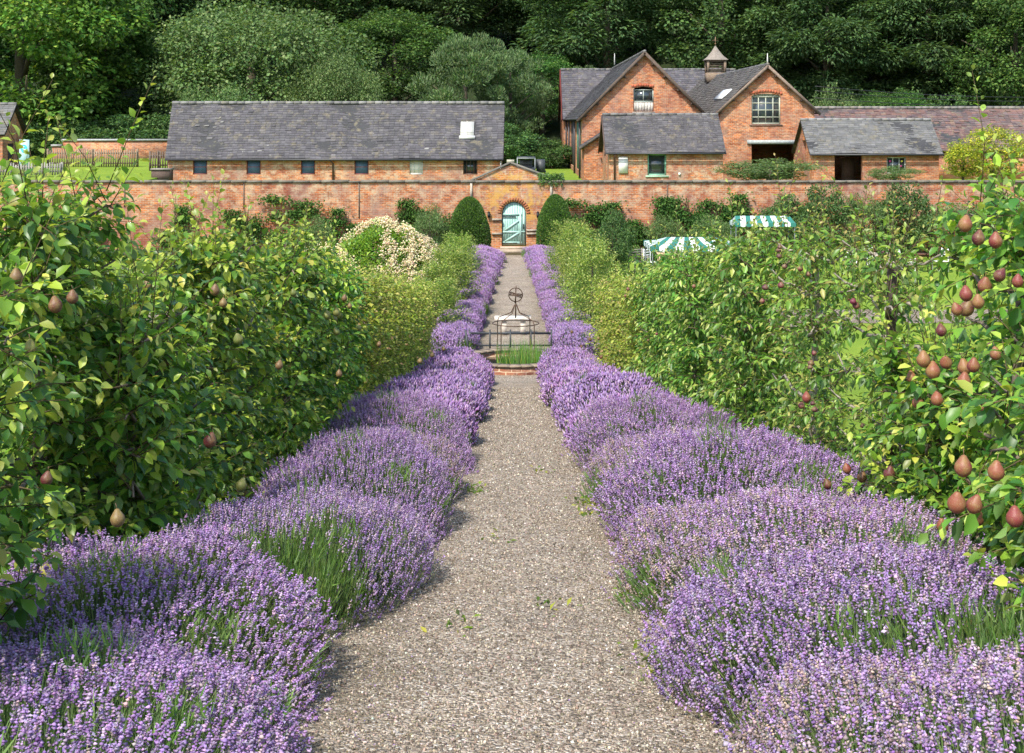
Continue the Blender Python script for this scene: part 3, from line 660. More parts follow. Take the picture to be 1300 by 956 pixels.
for (px,py,k) in ((278,152,5),(262,160,3),(310,193,7),(352,190,3),(330,196,3),(338,142,2),(222,143,3),(520,145,2),(560,190,2)):
    for _ in range(k):
        qx=px+rng.normal(0,8); qy=py+rng.normal(0,2.5); t=np.clip((200-qy)/70,.03,.97); y0=yb-.22+t*(2.82); z0=3.98+t*(zr-3.98)+.045
        x0=PX(qx,y0); u=np.array([0,2.82,zr-3.98]); u/=np.linalg.norm(u); w=rng.uniform(.08,.24); hgt=rng.uniform(.04,.11)
        a=np.array([x0,y0,z0]); sc.add([a,a+[w,0,.01],a+[w,0,.01]+u*hgt,a+u*hgt],[(0,1,2,3)],tuple(np.array((.30,.285,.26))*rng.uniform(.7,1.1)))
rf=part('roof',mb,M_roof,bn)
# rooflight
mb=MB(); y0=yb-.22; 
def rp(x,t,l): 
    u=np.array([0,2.82,zr-3.98]); N=np.array([0,-(zr-3.98),2.82]); N/=np.linalg.norm(N); return np.array([x,y0,3.98])+u*t+N*l
xa1,xb1=PX(585,73.5),PX(602,73.5)
for (x0_,x1_,t0,t1,l,c) in ((xa1,xb1,.38,.64,.09,(.45,.45,.41)),(xa1-.06,xb1+.06,.35,.385,.11,(.5,.5,.48)),((xa1+xb1)/2-.02,(xa1+xb1)/2+.02,.385,.64,.115,(.5,.48,.42)),(xa1,xb1,.44,.455,.115,(.4,.4,.36))):
    p=[rp(x0_,t0,l),rp(x1_,t0,l),rp(x1_,t1,l),rp(x0_,t1,l),rp(x0_,t0,0),rp(x1_,t0,0),rp(x1_,t1,0),rp(x0_,t1,0)]
    mb.add(p,[(0,1,2,3),(0,4,5,1),(1,5,6,2),(2,6,7,3),(3,7,4,0)],c)
part('rooflight',mb,M_paint,rf)
mb=MB(); mb.box(X0-.1,X1+.1,yb-.34,yb-.24,3.9,3.98,(.03,.03,.035)); part('gutter',mb,M_paint,bn)
mb=MB(); x=PX(423,yb); mb.tube([(x-.12,yb-.28,3.9),(x,yb-.1,3.75),(x,yb-.08,2.5)],.045,8,(.08,.04,.035)); part('downpipe',mb,M_paint,bn)
mb=MB(); mb.box(X1-.06,X1-.01,yb-.06,yb-.004,2.5,3.9,(.6,.58,.54)); part('downpipe',mb,M_paint,bn)

# ================================================================== STABLE HOUSE
hs=empty('stable_house',(7.4,80,2.6),'tall brick stable house with two gables and a roof cupola','house')
yf=80.0; L0,L1=3.87,10.89; LA=7.38; ze,za=6.15,9.70
g1=MB()
gh=archtop(6.76,7.91,6.43,7.70,.15,6)
wall(g1,(0,yf,0),(1,0,0),(0,-1,0),L0,L1,2.4,[(L0,ze),(LA,za),(L1,ze)],.4,[gh])
part('left_gable_wall',g1,M_house,hs)
mb=MB()
wall(mb,(L0,0,0),(0,1,0),(-1,0,0),yf+.41,102.5,2.4,[(yf+.41,ze+.1),(102.5,ze+.1)],.35,[rect(81.6,88,3.0,5.95),rect(88.8,96.6,3.0,5.95),rect(98.3,101.9,3.0,5.95)])
part('side_wall',mb,M_house,hs)
for i,(a,b,c,nm) in enumerate(((81.6,88,(.10,.22,.16),'green'),(88.8,96.6,(.09,.08,.08),'grey'),(98.3,101.9,(.11,.24,.18),'green'))):
    mb=MB(); n=int((b-a)/.35)
    for k in range(n):
        y0=a+(b-a)*k/n; q=.85+.3*((k*5)%4)/3; mb.box(L0+.06,L0+.12,y0+.01,y0+(b-a)/n-.01,3.0,5.94,tuple(q*v for v in c))
    dq=part('cart_door',mb,M_wood,hs,'%s planked cart door'%nm)
for y in (81.45,88.4,97.2,102.2):
    mb=MB(); mb.tube([(L0-.08,y,6.0),(L0-.08,y,2.6)],.055,8,(.05,.045,.05)); part('downpipe',mb,M_paint,hs)
wl=window(hs,6.76,7.91,6.98,7.70,yf,2,1,(.32,.36,.32),.06,.05)
mb=MB()
for k in range(7): a=6.78+k*.161; mb.box(a,a+.152,yf+.1,yf+.14,6.44,6.96,tuple((.42+.05*(k%3))*q for q in (1,.95,.85)))
part('board_panel',mb,M_wood,hs)
mb=MB()
sill(mb,6.76,7.91,yf,6.43); part('sill',mb,M_stone,hs); mb=MB()
for i in range(9): x=6.66+i*.142; mb.box(x,x+.135,yf-.015,yf+.02,7.86 if 1<i<7 else 7.80,8.02 if 1<i<7 else 7.97,(.34+.06*(i%2),.11,.06))
part('arch_head',mb,M_stone,hs)
# roofs
mb=MB(); ov=.28; k=(za-ze)/(LA-L0)
tiles(mb,(L0-ov,yf-.25,ze-ov*k+.12),(L0-ov,104,ze-ov*k+.12),(LA,106,za+.12),(LA,yf-.25,za+.12),21,.32,.2)
tiles(mb,(L1+ov,yf-.25,ze-ov*k+.12),(L1+ov,104,ze-ov*k+.12),(LA,106,za+.12),(LA,yf-.25,za+.12),22,.32,.2)
ridge(mb,(LA,yf-.25,za+.14),(LA,105.5,za+.14),23)
part('left_gable_roof',mb,M_roof,hs)
mb=MB()
for s,xe in ((-1,L0-ov),(1,L1+ov)):
    mb.bar((xe,yf-.28,ze-ov*k+.02),(LA,yf-.28,za+.05),.05,.17,(.10,.075,.06))
    for q in (.12,.3,.5,.7,.88):
        x=xe+(LA-xe)*q; z=ze-ov*k+(za-ze+ov*k)*q; mb.box(x-.06,x+.06,yf-.26,yf-.003,z-.2,z-.07,(.09,.06,.05))
part('bargeboard',mb,M_wood,hs)
# cross range
mb=MB(); Xa,Xb=3.62,16.6
tiles(mb,(Xa-.1,102.2,6.05),(Xb,102.2,6.05),(Xb,106,za+.05),(Xa-.1,106,za+.05),24,.34,.22,((.12,.11,.125),(.155,.145,.16),(.09,.085,.095),(.18,.17,.17)))
tiles(mb,(Xa-.1,109.8,6.05),(Xb,109.8,6.05),(Xb,106,za+.05),(Xa-.1,106,za+.05),25,.6,.5)
ridge(mb,(Xa-.1,106,za+.08),(Xb,106,za+.08),26); part('cross_range_roof',mb,M_roof,hs)
mb=MB(); wall(mb,(Xa,0,0),(0,1,0),(-1,0,0),102.55,109.6,2.4,[(102.55,6.2),(106,9.5),(109.6,6.2)],.2); mb.box(Xa,Xb-.3,109.3,109.6,2.4,6.1); mb.box(Xb-.3,Xb,102.6,109.3,2.4,6.2); part('cross_range_wall',mb,M_house,hs)
mb=MB(); mb.bar((Xa-.14,102.1,5.95),(Xa-.14,106,za-.02),.06,.24,(.16,.04,.035)); mb.bar((Xa-.14,109.9,5.95),(Xa-.14,106,za-.02),.06,.24,(.16,.04,.035)); part('bargeboard',mb,M_wood,hs)
# right gable wing
yg=78.0; R0,R1=11.35,16.55; RA=13.95; rze,rza=6.50,8.88
mb=MB(); hw=archtop(13.09,14.69,5.72,7.28,.14,6)
wall(mb,(0,yg,0),(1,0,0),(0,-1,0),R0,R1,2.4,[(R0,rze),(RA,rza),(R1,rze)],.4,[rect(13.09,15.5,2.7,4.64),hw])
part('right_gable_wall',mb,M_house,hs)
mb=MB(); wall(mb,(R0,0,0),(0,1,0),(-1,0,0),yg+.41,102.5,2.4,[(yg+.41,rze),(102.5,rze)],.3); wall(mb,(R1,0,0),(0,1,0),(1,0,0),yg+.41,102.5,2.4,[(yg+.41,rze),(102.5,rze)],.3)
mb.box(R0+.31,R1-.31,84,84.3,2.4,rze)
part('side_wall',mb,M_house,hs)
mb=MB(); mb.box(12.85,15.9,yg-.1,yg+.05,4.645,4.86,(.34,.37,.37)); part('lintel',mb,M_stone,hs)
window(hs,13.09,14.69,5.74,7.28,yg,4,4,(.36,.38,.30),.07,.05)
mb=MB(); a=13.13
for k in range(8): x0=13.1+k*.198; x1=x0+.198; z0=7.285; z1=7.28+.13*math.sin(PI*(k+.5)/8); mb.box(x0,x1,yg+.1,yg+.16,z0,z1+.02,(.33,.35,.28))
part('window_head',mb,M_paint,hs)
mb=MB(); sill(mb,13.05,14.73,yg,5.72,(.22,.13,.1)); part('sill',mb,M_stone,hs); mb=MB()
for i in range(12): x=12.98+i*.152; q=.16*math.sin(PI*(i+.5)/12); mb.box(x,x+.143,yg-.015,yg+.02,7.32+q,7.5+q,(.30+.08*(i%2),.11,.06))
part('arch_head',mb,M_stone,hs)
k2=(rza-rze)/(RA-R0)
mb=MB(); c2=((.17,.15,.135),(.21,.19,.165),(.13,.115,.11),(.27,.25,.22))
tiles(mb,(R0-ov,yg-.25,rze-ov*k2+.12),(R0-ov,104,rze-ov*k2+.12),(RA,105.2,rza+.12),(RA,yg-.25,rza+.12),27,.32,.2,c2)
tiles(mb,(R1+ov,yg-.25,rze-ov*k2+.12),(R1+ov,104,rze-ov*k2+.12),(RA,105.2,rza+.12),(RA,yg-.25,rza+.12),28,.32,.2,c2)
ridge(mb,(RA,yg-.25,rza+.14),(RA,105,rza+.14),29); r2=part('right_gable_roof',mb,M_roof,hs)
mb=MB(); a=np.array([R0+.55,yg+3,rze+.55*k2+.17]); u=unit(np.array([RA-R0,0,rza-rze])); v=np.array([0,1.,0]); N=np.array([-u[2],0,u[0]])
p=[a,a+v*3.2,a+v*3.2+u*.8,a+u*.8]; mb.add([q+N*.06 for q in p]+p,[(0,1,2,3),(0,4,5,1),(1,5,6,2),(2,6,7,3),(3,7,4,0)],(.62,.64,.64)); part('rooflight',mb,M_paint,r2)
mb=MB()
for xe in (R0-ov,R1+ov):
    mb.bar((xe,yg-.28,rze-ov*k2+.02),(RA,yg-.28,rza+.05),.05,.15,(.20,.15,.12))
    for q in (.1,.35,.6,.85): x=xe+(RA-xe)*q; z=rze-ov*k2+(rza-rze+ov*k2)*q; mb.box(x-.05,x+.05,yg-.26,yg-.003,z-.18,z-.06,(.09,.06,.05))
part('bargeboard',mb,M_wood,hs)
mb=MB(); mb.tube([(RA,yg-.1,rza+.1),(RA,yg-.1,rza+.75)],[.05,.015],6,(.6,.6,.55)); part('finial',mb,M_paint,hs)
mb=MB(); mb.tube([(LA-.4,98,za+.1),(LA-.4,98,za+.9)],[.05,.02],6,(.45,.45,.42)); part('finial',mb,M_paint,hs)
# cupola
cx,cy=RA,98.0; zb=8.6; cu=MB(); wd=(.20,.15,.11)
cu.box(cx-.66,cx+.66,cy-.66,cy+.66,zb,9.25,wd)
for sx in (-1,1):
    for sy in (-1,1): cu.box(cx+sx*.58-.08,cx+sx*.58+.08,cy+sy*.58-.08,cy+sy*.58+.08,9.25,10.05,wd)
for z in np.arange(9.33,10.0,.13):
    for s in (-1,1): cu.box(cx-.5,cx+.5,cy+s*.55-.03,cy+s*.55+.03,z,z+.045,(.15,.12,.09)); cu.box(cx+s*.55-.03,cx+s*.55+.03,cy-.5,cy+.5,z,z+.045,(.15,.12,.09))
cu.box(cx-.7,cx+.7,cy-.7,cy+.7,10.05,10.13,wd)
cp=part('cupola',cu,M_wood,hs)
mb=MB(); mb.lathe([(1.12,0),(.72,.25),(.34,.62),(.03,1.0)],cx,cy,10.13,4,(.22,.19,.16),a0=PI/4); part('cupola_roof',mb,M_stone,cp)
mb=MB(); mb.tube([(cx,cy,11.1),(cx,cy,11.75)],.03,6,(.2,.13,.08)); mb.bar((cx-.22,cy,11.5),(cx+.22,cy,11.5),.03,.03,(.2,.12,.08)); mb.lathe([(.001,0),(.07,.06),(.001,.13)],cx,cy,11.2,8,(.25,.16,.08)); part('weathervane',mb,M_iron,cp)
# lean-to beside the left gable
lt=empty('lean_to_shed',(4.4,77.5,2.6),'narrow brick lean-to shed between the gable house and low shop','shed')
mb=MB(); wall(mb,(0,77.6,0),(1,0,0),(0,-1,0),3.86,6.2,2.4,[(3.86,4.5),(6.2,6.1)],.3); wall(mb,(3.86,0,0),(0,1,0),(-1,0,0),77.91,79.98,2.4,[(77.91,4.5),(79.98,4.5)],.25,[rect(78.3,79.2,2.9,4.3)])
part('walls',mb,M_house,lt)
mb=MB(); tiles(mb,(3.62,77.4,4.42),(3.62,79.95,4.42),(6.2,79.95,6.2),(6.2,77.4,6.2),31); mb.bar((3.6,77.38,4.38),(6.2,77.38,6.15),.06,.14,(.12,.10,.09)); part('roof',mb,M_roof,lt)
mb=MB(); mb.box(3.9,3.95,78.32,79.18,2.9,4.28,(.35,.13,.07)); part('door',mb,M_wood,lt)

# low shop in front
sh=empty('low_shop',(4.84,72,2.6),'low brick outbuilding with a green window in front of the gables','outbuilding')
S0,S1=4.84,10.64; ys_=72.0; mb=MB()
wall(mb,(0,ys_,0),(1,0,0),(0,-1,0),S0,S1,2.4,[(S0,4.4),(S1,4.4)],.3,[rect(6.8,7.76,3.14,4.24)])
wall(mb,(S0,0,0),(0,1,0),(-1,0,0),ys_+.31,77,2.4,[(ys_+.31,4.55),(74.5,6.1),(77,4.45)],.3,[rect(73.2,74.3,2.95,4.5)])
wall(mb,(S1,0,0),(0,1,0),(1,0,0),ys_+.31,77,2.4,[(ys_+.31,4.55),(74.5,6.1),(77,4.45)],.3)
mb.box(S0+.31,S1-.31,76.7,77,2.4,4.4); part('walls',mb,M_barn,sh)
mb=MB(); a,b=S0-.18,S1+.12
tiles(mb,(a,71.75,4.3),(b,71.75,4.3),(b,74.5,6.22),(a,74.5,6.22),33,.26,.17,((.105,.095,.10),(.13,.12,.125),(.085,.077,.08),(.17,.16,.16))); tiles(mb,(a,77.25,4.3),(b,77.25,4.3),(b,74.5,6.22),(a,74.5,6.22),34)
ridge(mb,(a,74.5,6.25),(b,74.5,6.25),35,.08); part('roof',mb,M_roof,sh)
mb=MB(); mb.bar((a-.03,71.7,4.2),(a-.03,74.5,6.15),.05,.16,(.10,.07,.06)); mb.bar((a-.03,77.3,4.2),(a-.03,74.5,6.15),.05,.16,(.10,.07,.06)); part('bargeboard',mb,M_wood,sh)
window(sh,6.8,7.76,3.14,4.24,ys_,1,1,(.20,.42,.30),.075,.03,label='green framed shop window')
mb=MB(); mb.box(6.7,7.86,ys_-.06,ys_+.1,3.06,3.135,(.35,.52,.40)); part('sill',mb,M_paint,sh)
mb=MB(); mb.box(S0+.08,S0+.14,73.22,74.28,2.95,4.48,(.22,.42,.34)); part('door',mb,M_paint,sh,'pale green side door')
mb=MB(); mb.box(a,b,71.62,71.72,4.22,4.3,(.04,.04,.045)); part('gutter',mb,M_paint,sh)
mb=MB(); mb.tube([(5.12,71.68,4.2),(5.12,71.92,4.0),(5.12,71.92,2.5)],.045,8,(.12,.05,.04)); part('downpipe',mb,M_paint,sh)
mb=MB(); mb.box(8.37,8.47,71.93,71.995,3.15,3.28,(.7,.7,.66)); part('vent',mb,M_paint,sh)
rng=np.random.default_rng(3)
for i in range(5):
    x=6.95+i*.17; mb=MB(); c=[(.75,.75,.75),(.35,.12,.1),(.12,.3,.2),(.7,.68,.6),(.3,.25,.5)][i]
    mb.lathe([(.05,0),(.07,.08),(.04,.16+.05*(i%2)),(.02,.2)],x,ys_+.25,3.22,8,c)
    mb.box(x-.07,x+.07,ys_+.17,ys_+.33,3.15,3.22,(.2,.15,.1))
    part('window_display',mb,M_paint,sh)
mb=MB(); mb.box(5.33,5.79,71.93,71.99,3.25,4.1,(.68,.66,.62)); nb=single('notice_board',mb,M_paint,(5.56,71.9,3.25),'pale notice board fixed left of the green shop window','notice board')
# right low shed
rs=empty('right_shed',(15.16,72,2.6),'low brick shed with a dark open doorway right of the tall house','shed')
T0,T1=15.16,21.6; mb=MB()
wall(mb,(0,72,0),(1,0,0),(0,-1,0),T0,T1,2.4,[(T0,4.38),(T1,4.38)],.3,[rect(16.3,17.72,2.7,4.22),rect(18.96,19.94,3.22,4.08)])
wall(mb,(T0,0,0),(0,1,0),(-1,0,0),72.31,76.4,2.4,[(72.31,4.5),(74.2,5.85),(76.4,4.4)],.25,[rect(73.5,74.5,4.2,4.9)]); wall(mb,(T1,0,0),(0,1,0),(1,0,0),72.31,76.4,2.4,[(72.31,4.5),(74.2,5.85),(76.4,4.4)],.25)
mb.box(T0+.26,T1-.26,76.1,76.4,2.4,4.3); part('walls',mb,M_house,rs)
mb=MB(); a,b=T0-.15,T1+.15; cg=((.17,.17,.165),(.21,.205,.20),(.13,.13,.13),(.26,.25,.23))
tiles(mb,(a,71.75,4.24),(b,71.75,4.24),(b+.1,74.2,5.95),(a,74.2,5.95),36,.26,.17,cg); tiles(mb,(a,76.6,4.24),(b,76.6,4.24),(b+.1,74.2,5.95),(a,74.2,5.95),37)
ridge(mb,(a,74.2,5.98),(b+.1,74.2,5.98),38,.08,(.3,.29,.27)); part('roof',mb,M_roof,rs)
mb=MB(); mb.box(a,b,71.62,71.72,4.16,4.24,(.04,.04,.045)); part('gutter',mb,M_paint,rs)
mb=MB(); mb.box(16.95,17.6,73.3,73.36,2.7,4.0,(.10,.06,.045)); part('inner_door',mb,M_wood,rs)
mb=MB(); mb.box(16.15,17.9,71.95,72.05,4.223,4.33,(.12,.08,.06)); part('lintel',mb,M_wood,rs)
window(rs,18.96,19.94,3.22,4.08,72,3,1,(.40,.42,.38),.06,.05)
for i,(x,z,c) in enumerate(((19.15,3.85,(.7,.05,.3)),(19.7,3.6,(.65,.06,.25)),(19.4,3.5,(.05,.3,.12)),(19.75,3.85,(.8,.7,.1)))):
    mb=MB(); mb.lathe([(.001,0),(.09,.05),(.12,.12),(.06,.2),(.001,.22)],x,72.22,z-.1,8,c); part('window_display',mb,M_paint,rs)
# long range at the right
lr=empty('long_range',(16.7,84,2.6),'long mottled red and grey tiled range behind the right shed','outbuilding')
mb=MB(); mb.box(16.7,46,81,81.4,2.4,4.3); mb.box(16.7,46,87,87.4,2.4,4.3); mb.box(16.7,17,81.4,87,2.4,4.3); mb.box(45.7,46,81.4,87,2.4,4.3); part('walls',mb,M_house,lr)
mb=MB(); cr=((.20,.10,.085),(.17,.13,.13),(.11,.09,.11),(.30,.15,.11),(.24,.2,.18))
tiles(mb,(16.6,80.7,4.2),(46,80.7,4.2),(46,84.2,6.66),(16.6,84.2,6.66),41,.3,.19,cr,(4,3,3,2,1),.02); tiles(mb,(16.6,87.7,4.2),(46,87.7,4.2),(46,84.2,6.66),(16.6,84.2,6.66),42,.6,.4,cr,(4,3,3,2,1)); ridge(mb,(16.6,84.2,6.7),(46,84.2,6.7),43,.09,(.3,.27,.24)); part('roof',mb,M_roof,lr)
# left shed
ls=empty('left_shed',(-28,75,2.6),'small brick shed cut off by the left edge of the picture','shed')
mb=MB(); wall(mb,(0,74.9,0),(1,0,0),(0,-1,0),-33,-27,2.4,[(-33,5.3),(-27,5.3)],.3); wall(mb,(-27,0,0),(0,1,0),(1,0,0),75.21,78,2.4,[(75.21,5.45),(76.5,6.65),(78,5.3)],.3,[rect(75.7,76.6,2.9,4.7)]); mb.box(-33,-27.31,77.7,78,2.4,5.3); part('walls',mb,M_house,ls)
mb=MB(); tiles(mb,(-33.1,74.65,5.2),(-26.8,74.65,5.2),(-26.8,76.5,6.8),(-33.1,76.5,6.8),44,.28,.18,cg); tiles(mb,(-33.1,78.3,5.2),(-26.8,78.3,5.2),(-26.8,76.5,6.8),(-33.1,76.5,6.8),45); ridge(mb,(-33.1,76.5,6.83),(-26.8,76.5,6.83),46,.08); part('roof',mb,M_roof,ls)
mb=MB(); mb.box(-27.12,-27.05,75.7,76.6,2.9,4.68,(.05,.04,.04)); part('door',mb,M_wood,ls)
# sign banner
sg=empty('sign_banner',(PX(30,73),73,3.1),'tall pale turquoise sign banner beside the left shed','sign')
x0,x1=PX(23.5,73),PX(37,73); zt=PZ(177,73); zb_=PZ(216,73); mb=MB()
mb.add([(x0,73,zb_),(x1,73,zb_),(x1,73,zt-.02),(x0+.06,73,zt),(x0,73.04,zb_),(x1,73.04,zb_),(x1,73.04,zt-.02),(x0+.06,73.04,zt)],[(0,1,2,3),(7,6,5,4),(0,4,5,1),(1,5,6,2),(2,6,7,3),(3,7,4,0)],(.34,.52,.53)); part('panel',mb,M_paint,sg)
mb=MB(); xc=(x0+x1)/2; zc=zt-.48
mb.add([(xc,72.992,zc)]+[(xc+.17*math.cos(a)*(1+.12*math.sin(3*a)),72.992,zc+.22*math.sin(a)) for a in np.linspace(0,2*PI,17)[:-1]],[(0,i+1,(i+1)%16+1) for i in range(16)],(.05,.42,.50))
lg=part('logo',mb,M_paint,sg)
mb=MB()
mb.bar((xc-.03,72.984,zc+.12),(xc-.03,72.984,zc-.07),.035,.01,(.8,.85,.85),up=(0,1,0)); mb.bar((xc-.04,72.984,zc-.08),(xc+.10,72.984,zc-.03),.035,.01,(.8,.85,.85),up=(0,1,0)); mb.bar((xc-.09,72.984,zc+.06),(xc+.05,72.984,zc+.10),.03,.01,(.8,.85,.85),up=(0,1,0)); part('logo_mark',mb,M_paint,lg)
mb=MB(); mb.box(x0+.02,x0+.06,73.045,73.09,2.9,zt-.1,(.3,.3,.3)); mb.box(x1-.06,x1-.02,73.045,73.09,2.9,zt-.1,(.3,.3,.3)); part('post',mb,M_paint,sg)
# back brick wall on the terrace
bw=empty('terrace_wall',(-25,92,3.3),'brick wall with stone coping between the trees and the barn','wall')
a,b=PX(80,92),PX(213,92); mb=MB(); mb.box(a,b,92,92.35,2.9,PZ(179,92)); mb.box(PX(66,92),a-.01,92,92.3,2.9,PZ(186,92)); part('brickwork',mb,M_house,bw)
mb=MB(); mb.box(a-.1,b,91.92,92.43,PZ(179,92)+.003,PZ(176.5,92),(.32,.33,.33)); mb.box(PX(65,92),a-.11,91.92,92.38,PZ(186,92)+.003,PZ(183.5,92),(.3,.3,.3)); part('coping',mb,M_stone,bw)
# picket fences
def fence(pa,pb,d,ty,by,label,col,step=.13,w=.07):
    r=empty('picket_fence',(PX(pa,d),d,PZ(by,d)),label,'fence','picket fences on the terrace'); rng=np.random.default_rng(int(abs(pa))); x=PX(pa,d); xe=PX(pb,d); z0=PZ(by,d)-.04; zt=PZ(ty,d)
    mb=MB()
    while x<xe:
        k=rng.uniform(.7,1.2); t=zt+rng.normal(0,.035); mb.box(x,x+w,d-.02,d+.005,z0+.1,t,tuple(k*c for c in col)); x+=step
    part('pickets',mb,M_wood,r)
    for z in (z0+.3,zt-.2):
        mb=MB(); mb.box(PX(pa,d),xe,d+.006,d+.05,z-.04,z+.04,col); part('rail',mb,M_wood,r)
    for q in np.linspace(PX(pa,d),xe,max(2,int((xe-PX(pa,d))/2))+1):
        mb=MB(); mb.box(q-.05,q+.05,d+.051,d+.15,z0,zt+.05,col); part('post',mb,M_wood,r)
fence(60,174,79,190,213,'brown picket fence across the back of the left terrace lawn',(.22,.17,.12))
fence(-20,78,71,207,224,'pale grey picket fence near the turquoise sign',(.25,.24,.21))
fence(190,213,74,193,216,'short dark picket fence against the barn end',(.13,.10,.08))
mb=MB(); d=70.5; mb.box(PX(192,d),PX(215,d),d,d+.8,2.9,PZ(216,d),(.10,.07,.06)); mb.box(PX(191,d),PX(216,d),d-.05,d+.85,PZ(216,d)+.002,PZ(214,d),(.22,.2,.18)); 
single('log_box',mb,M_wood,(PX(203,d),d,2.95),'dark low wooden box at the left end of the barn','box')
# small utility vehicle behind the pediment
uv=empty('utility_buggy',(PX(668,69),69,3.0),'small dark garden buggy with a roll cage behind the pediment','buggy')
d=69; xa,xb=PX(656,d),PX(680,d); zt=PZ(200,d); dk=(.03,.033,.036); mb=MB()
mb.box(xa+.05,xb-.05,d-.3,d+1.5,3.3,3.62,dk); mb.box(xa+.1,xb-.1,d-.9,d-.28,3.25,3.55,dk); part('body',mb,M_paint,uv)
mb=MB()
for x in (xa+.03,xb-.03):
    mb.tube([(x,d-.2,3.5),(x,d-.1,zt-.03),(x,d+1.0,zt-.03),(x,d+1.2,3.5)],.022,8,(.25,.27,.28))
mb.tube([(xa+.03,d-.1,zt-.03),(xb-.03,d-.1,zt-.03)],.022,8,(.3,.32,.33)); mb.tube([(xa+.03,d+1.0,zt-.03),(xb-.03,d+1.0,zt-.03)],.022,8,(.25,.27,.28)); part('roll_cage',mb,M_paint,uv)
mb=MB(); mb.box(xa+.02,xb-.02,d-.1,d+1.0,zt,zt+.04,dk); part('canopy',mb,M_paint,uv)
mb=MB(); mb.box(xa+.15,xb-.15,d+.3,d+.8,3.625,3.72,(.05,.05,.05)); mb.box(xa+.15,xb-.15,d+.8,d+.9,3.625,4.0,(.05,.05,.05)); part('seat',mb,M_paint,uv)
for sx in (xa,xb-.14):
    for yy in (d-.55,d+1.1): 
        mb=MB(); mb.tube([(sx,yy,3.22),(sx+.14,yy,3.22)],.22,14,(.02,.02,.02)); part('wheel',mb,M_paint,uv)
tr_=empty('garden_trailer',(PX(687,70),70,3.0),'small dark trailer beside the buggy','trailer'); mb=MB(); d=70; mb.box(PX(681.5,d),PX(692,d),d,d+1.3,3.35,PZ(203,d),(.045,.05,.055)); part('box_body',mb,M_paint,tr_)
for x in (PX(681,d)-.0,PX(692.5,d)):
    mb=MB(); mb.tube([(x-.04,d+.65,3.22),(x+.04,d+.65,3.22)],.22,14,(.02,.02,.02)); part('wheel',mb,M_paint,tr_)
# overhead wires with their pole
wr=empty('utility_pole',(44,95,3.4),'wooden pole with overhead wires right of the buildings','utility pole'); mb=MB(); mb.tube([(44,95,3),(44,95,9.6)],[.14,.1],8,(.16,.13,.1)); part('pole',mb,M_wood,wr)
for k,(za_,zb_) in enumerate(((7.85,7.9),(7.2,7.45),(7.6,7.65))):
    mb=MB(); pts=[(16.8+(44-16.8)*t,79+16*t,za_+(zb_-za_)*t-1.0*4*t*(1-t)*.5) for t in np.linspace(0,1,14)]; mb.tube(pts,.018,4,(.05,.05,.05)); part('wire',mb,M_iron,wr)

# ================================================================== POND AND GARDEN FURNITURE
px0,py0,pr=.05,34.0,1.32
pd_=empty('round_pond',(px0,py0,0),'raised round brick pond in the middle of the path','pond')
mb=MB(); N_=48
mb.lathe([(pr,-.1),(pr,.19),(pr-.24,.19),(pr-.24,-.3)],px0,py0,0,N_,(1,1,1)); part('brick_rim',mb,mat_brick('pond_brick',(.17,.07,.045),.3),pd_)
mb=MB()
for i in range(30):
    a0=2*PI*i/30; a1=2*PI*(i+.985)/30; k=.85+.2*((i*7)%5)/4; v=[]
    for a in (a0,(a0+a1)/2,a1):
        for r_ in (pr+.035,pr-.27):
            for z in (.193,.228): v.append((px0+r_*math.cos(a),py0+r_*math.sin(a),z))
    f=[]
    for s in (0,4): f+=[(s,s+1,s+5,s+4),(s+2,s+6,s+7,s+3),(s+1,s+3,s+7,s+5),(s,s+4,s+6,s+2)]
    f+=[(0,2,3,1),(8,9,11,10)]; mb.add(v,f,(.24*k,.19*k,.14*k))
part('coping',mb,M_stone,pd_)
mb=MB(); mb.add([(px0+(pr-.2)*math.cos(a),py0+(pr-.2)*math.sin(a),.06) for a in np.linspace(0,2*PI,33)[:-1]],[tuple(range(32))]); part('water',mb,M_water,pd_)
mb=MB(); rng=np.random.default_rng(12)
n=420; th=rng.uniform(0,2*PI,n); rr=np.sqrt(rng.random(n))*.52; pos=np.stack([px0+.18+rr*np.cos(th)*1.2,py0-.35+rr*np.sin(th),np.full(n,.05)],1)
leaves(mb,pos,unit(np.stack([rng.normal(0,.16,n),rng.normal(0,.16,n),np.ones(n)],1)),rng.normal(0,1,(n,3)),rng.uniform(.35,.75,n),.022,pal(rng,n,[(.10,.24,.04),(.16,.33,.06),(.30,.36,.08)],[3,3,1]),BLADE)
single('pond_reeds',mb,M_soft,(px0+.2,py0-.35,.05),'clump of upright green reeds growing in the pond','reeds')
# wrought-iron canopy with armillary sphere
ir=empty('armillary_frame',(px0,py0,.25),'wrought iron canopy topped by an armillary sphere over the pond','garden ornament')
rust=(.10,.06,.04); Rr=.56; zs=.25
for i in range(4):
    a=PI/4+i*PI/2+.12; c,s=math.cos(a),math.sin(a); mb=MB()
    pts=[(px0+c*(Rr+.03),py0+s*(Rr+.03),-.1),(px0+c*Rr,py0+s*Rr,zs+.4),(px0+c*Rr,py0+s*Rr,zs+.78),(px0+c*Rr*.92,py0+s*Rr*.92,zs+.88),(px0+c*Rr*.6,py0+s*Rr*.6,zs+.95),(px0+c*Rr*.25,py0+s*Rr*.25,zs+1.02),(px0+c*.03,py0+s*.03,zs+1.22)]
    mb.tube(pts,.011,6,rust); part('rib',mb,M_iron,ir)
for z,r_ in ((.78,Rr),):
    mb=MB(); mb.tube([(px0+r_*math.cos(a),py0+r_*math.sin(a),zs+z) for a in np.linspace(0,2*PI,25)],.012,6,rust,cap=False); part('ring',mb,M_iron,ir)
mb=MB(); mb.tube([(px0,py0,zs+.9),(px0,py0,zs+1.32)],.016,8,rust); part('stem',mb,M_iron,ir)
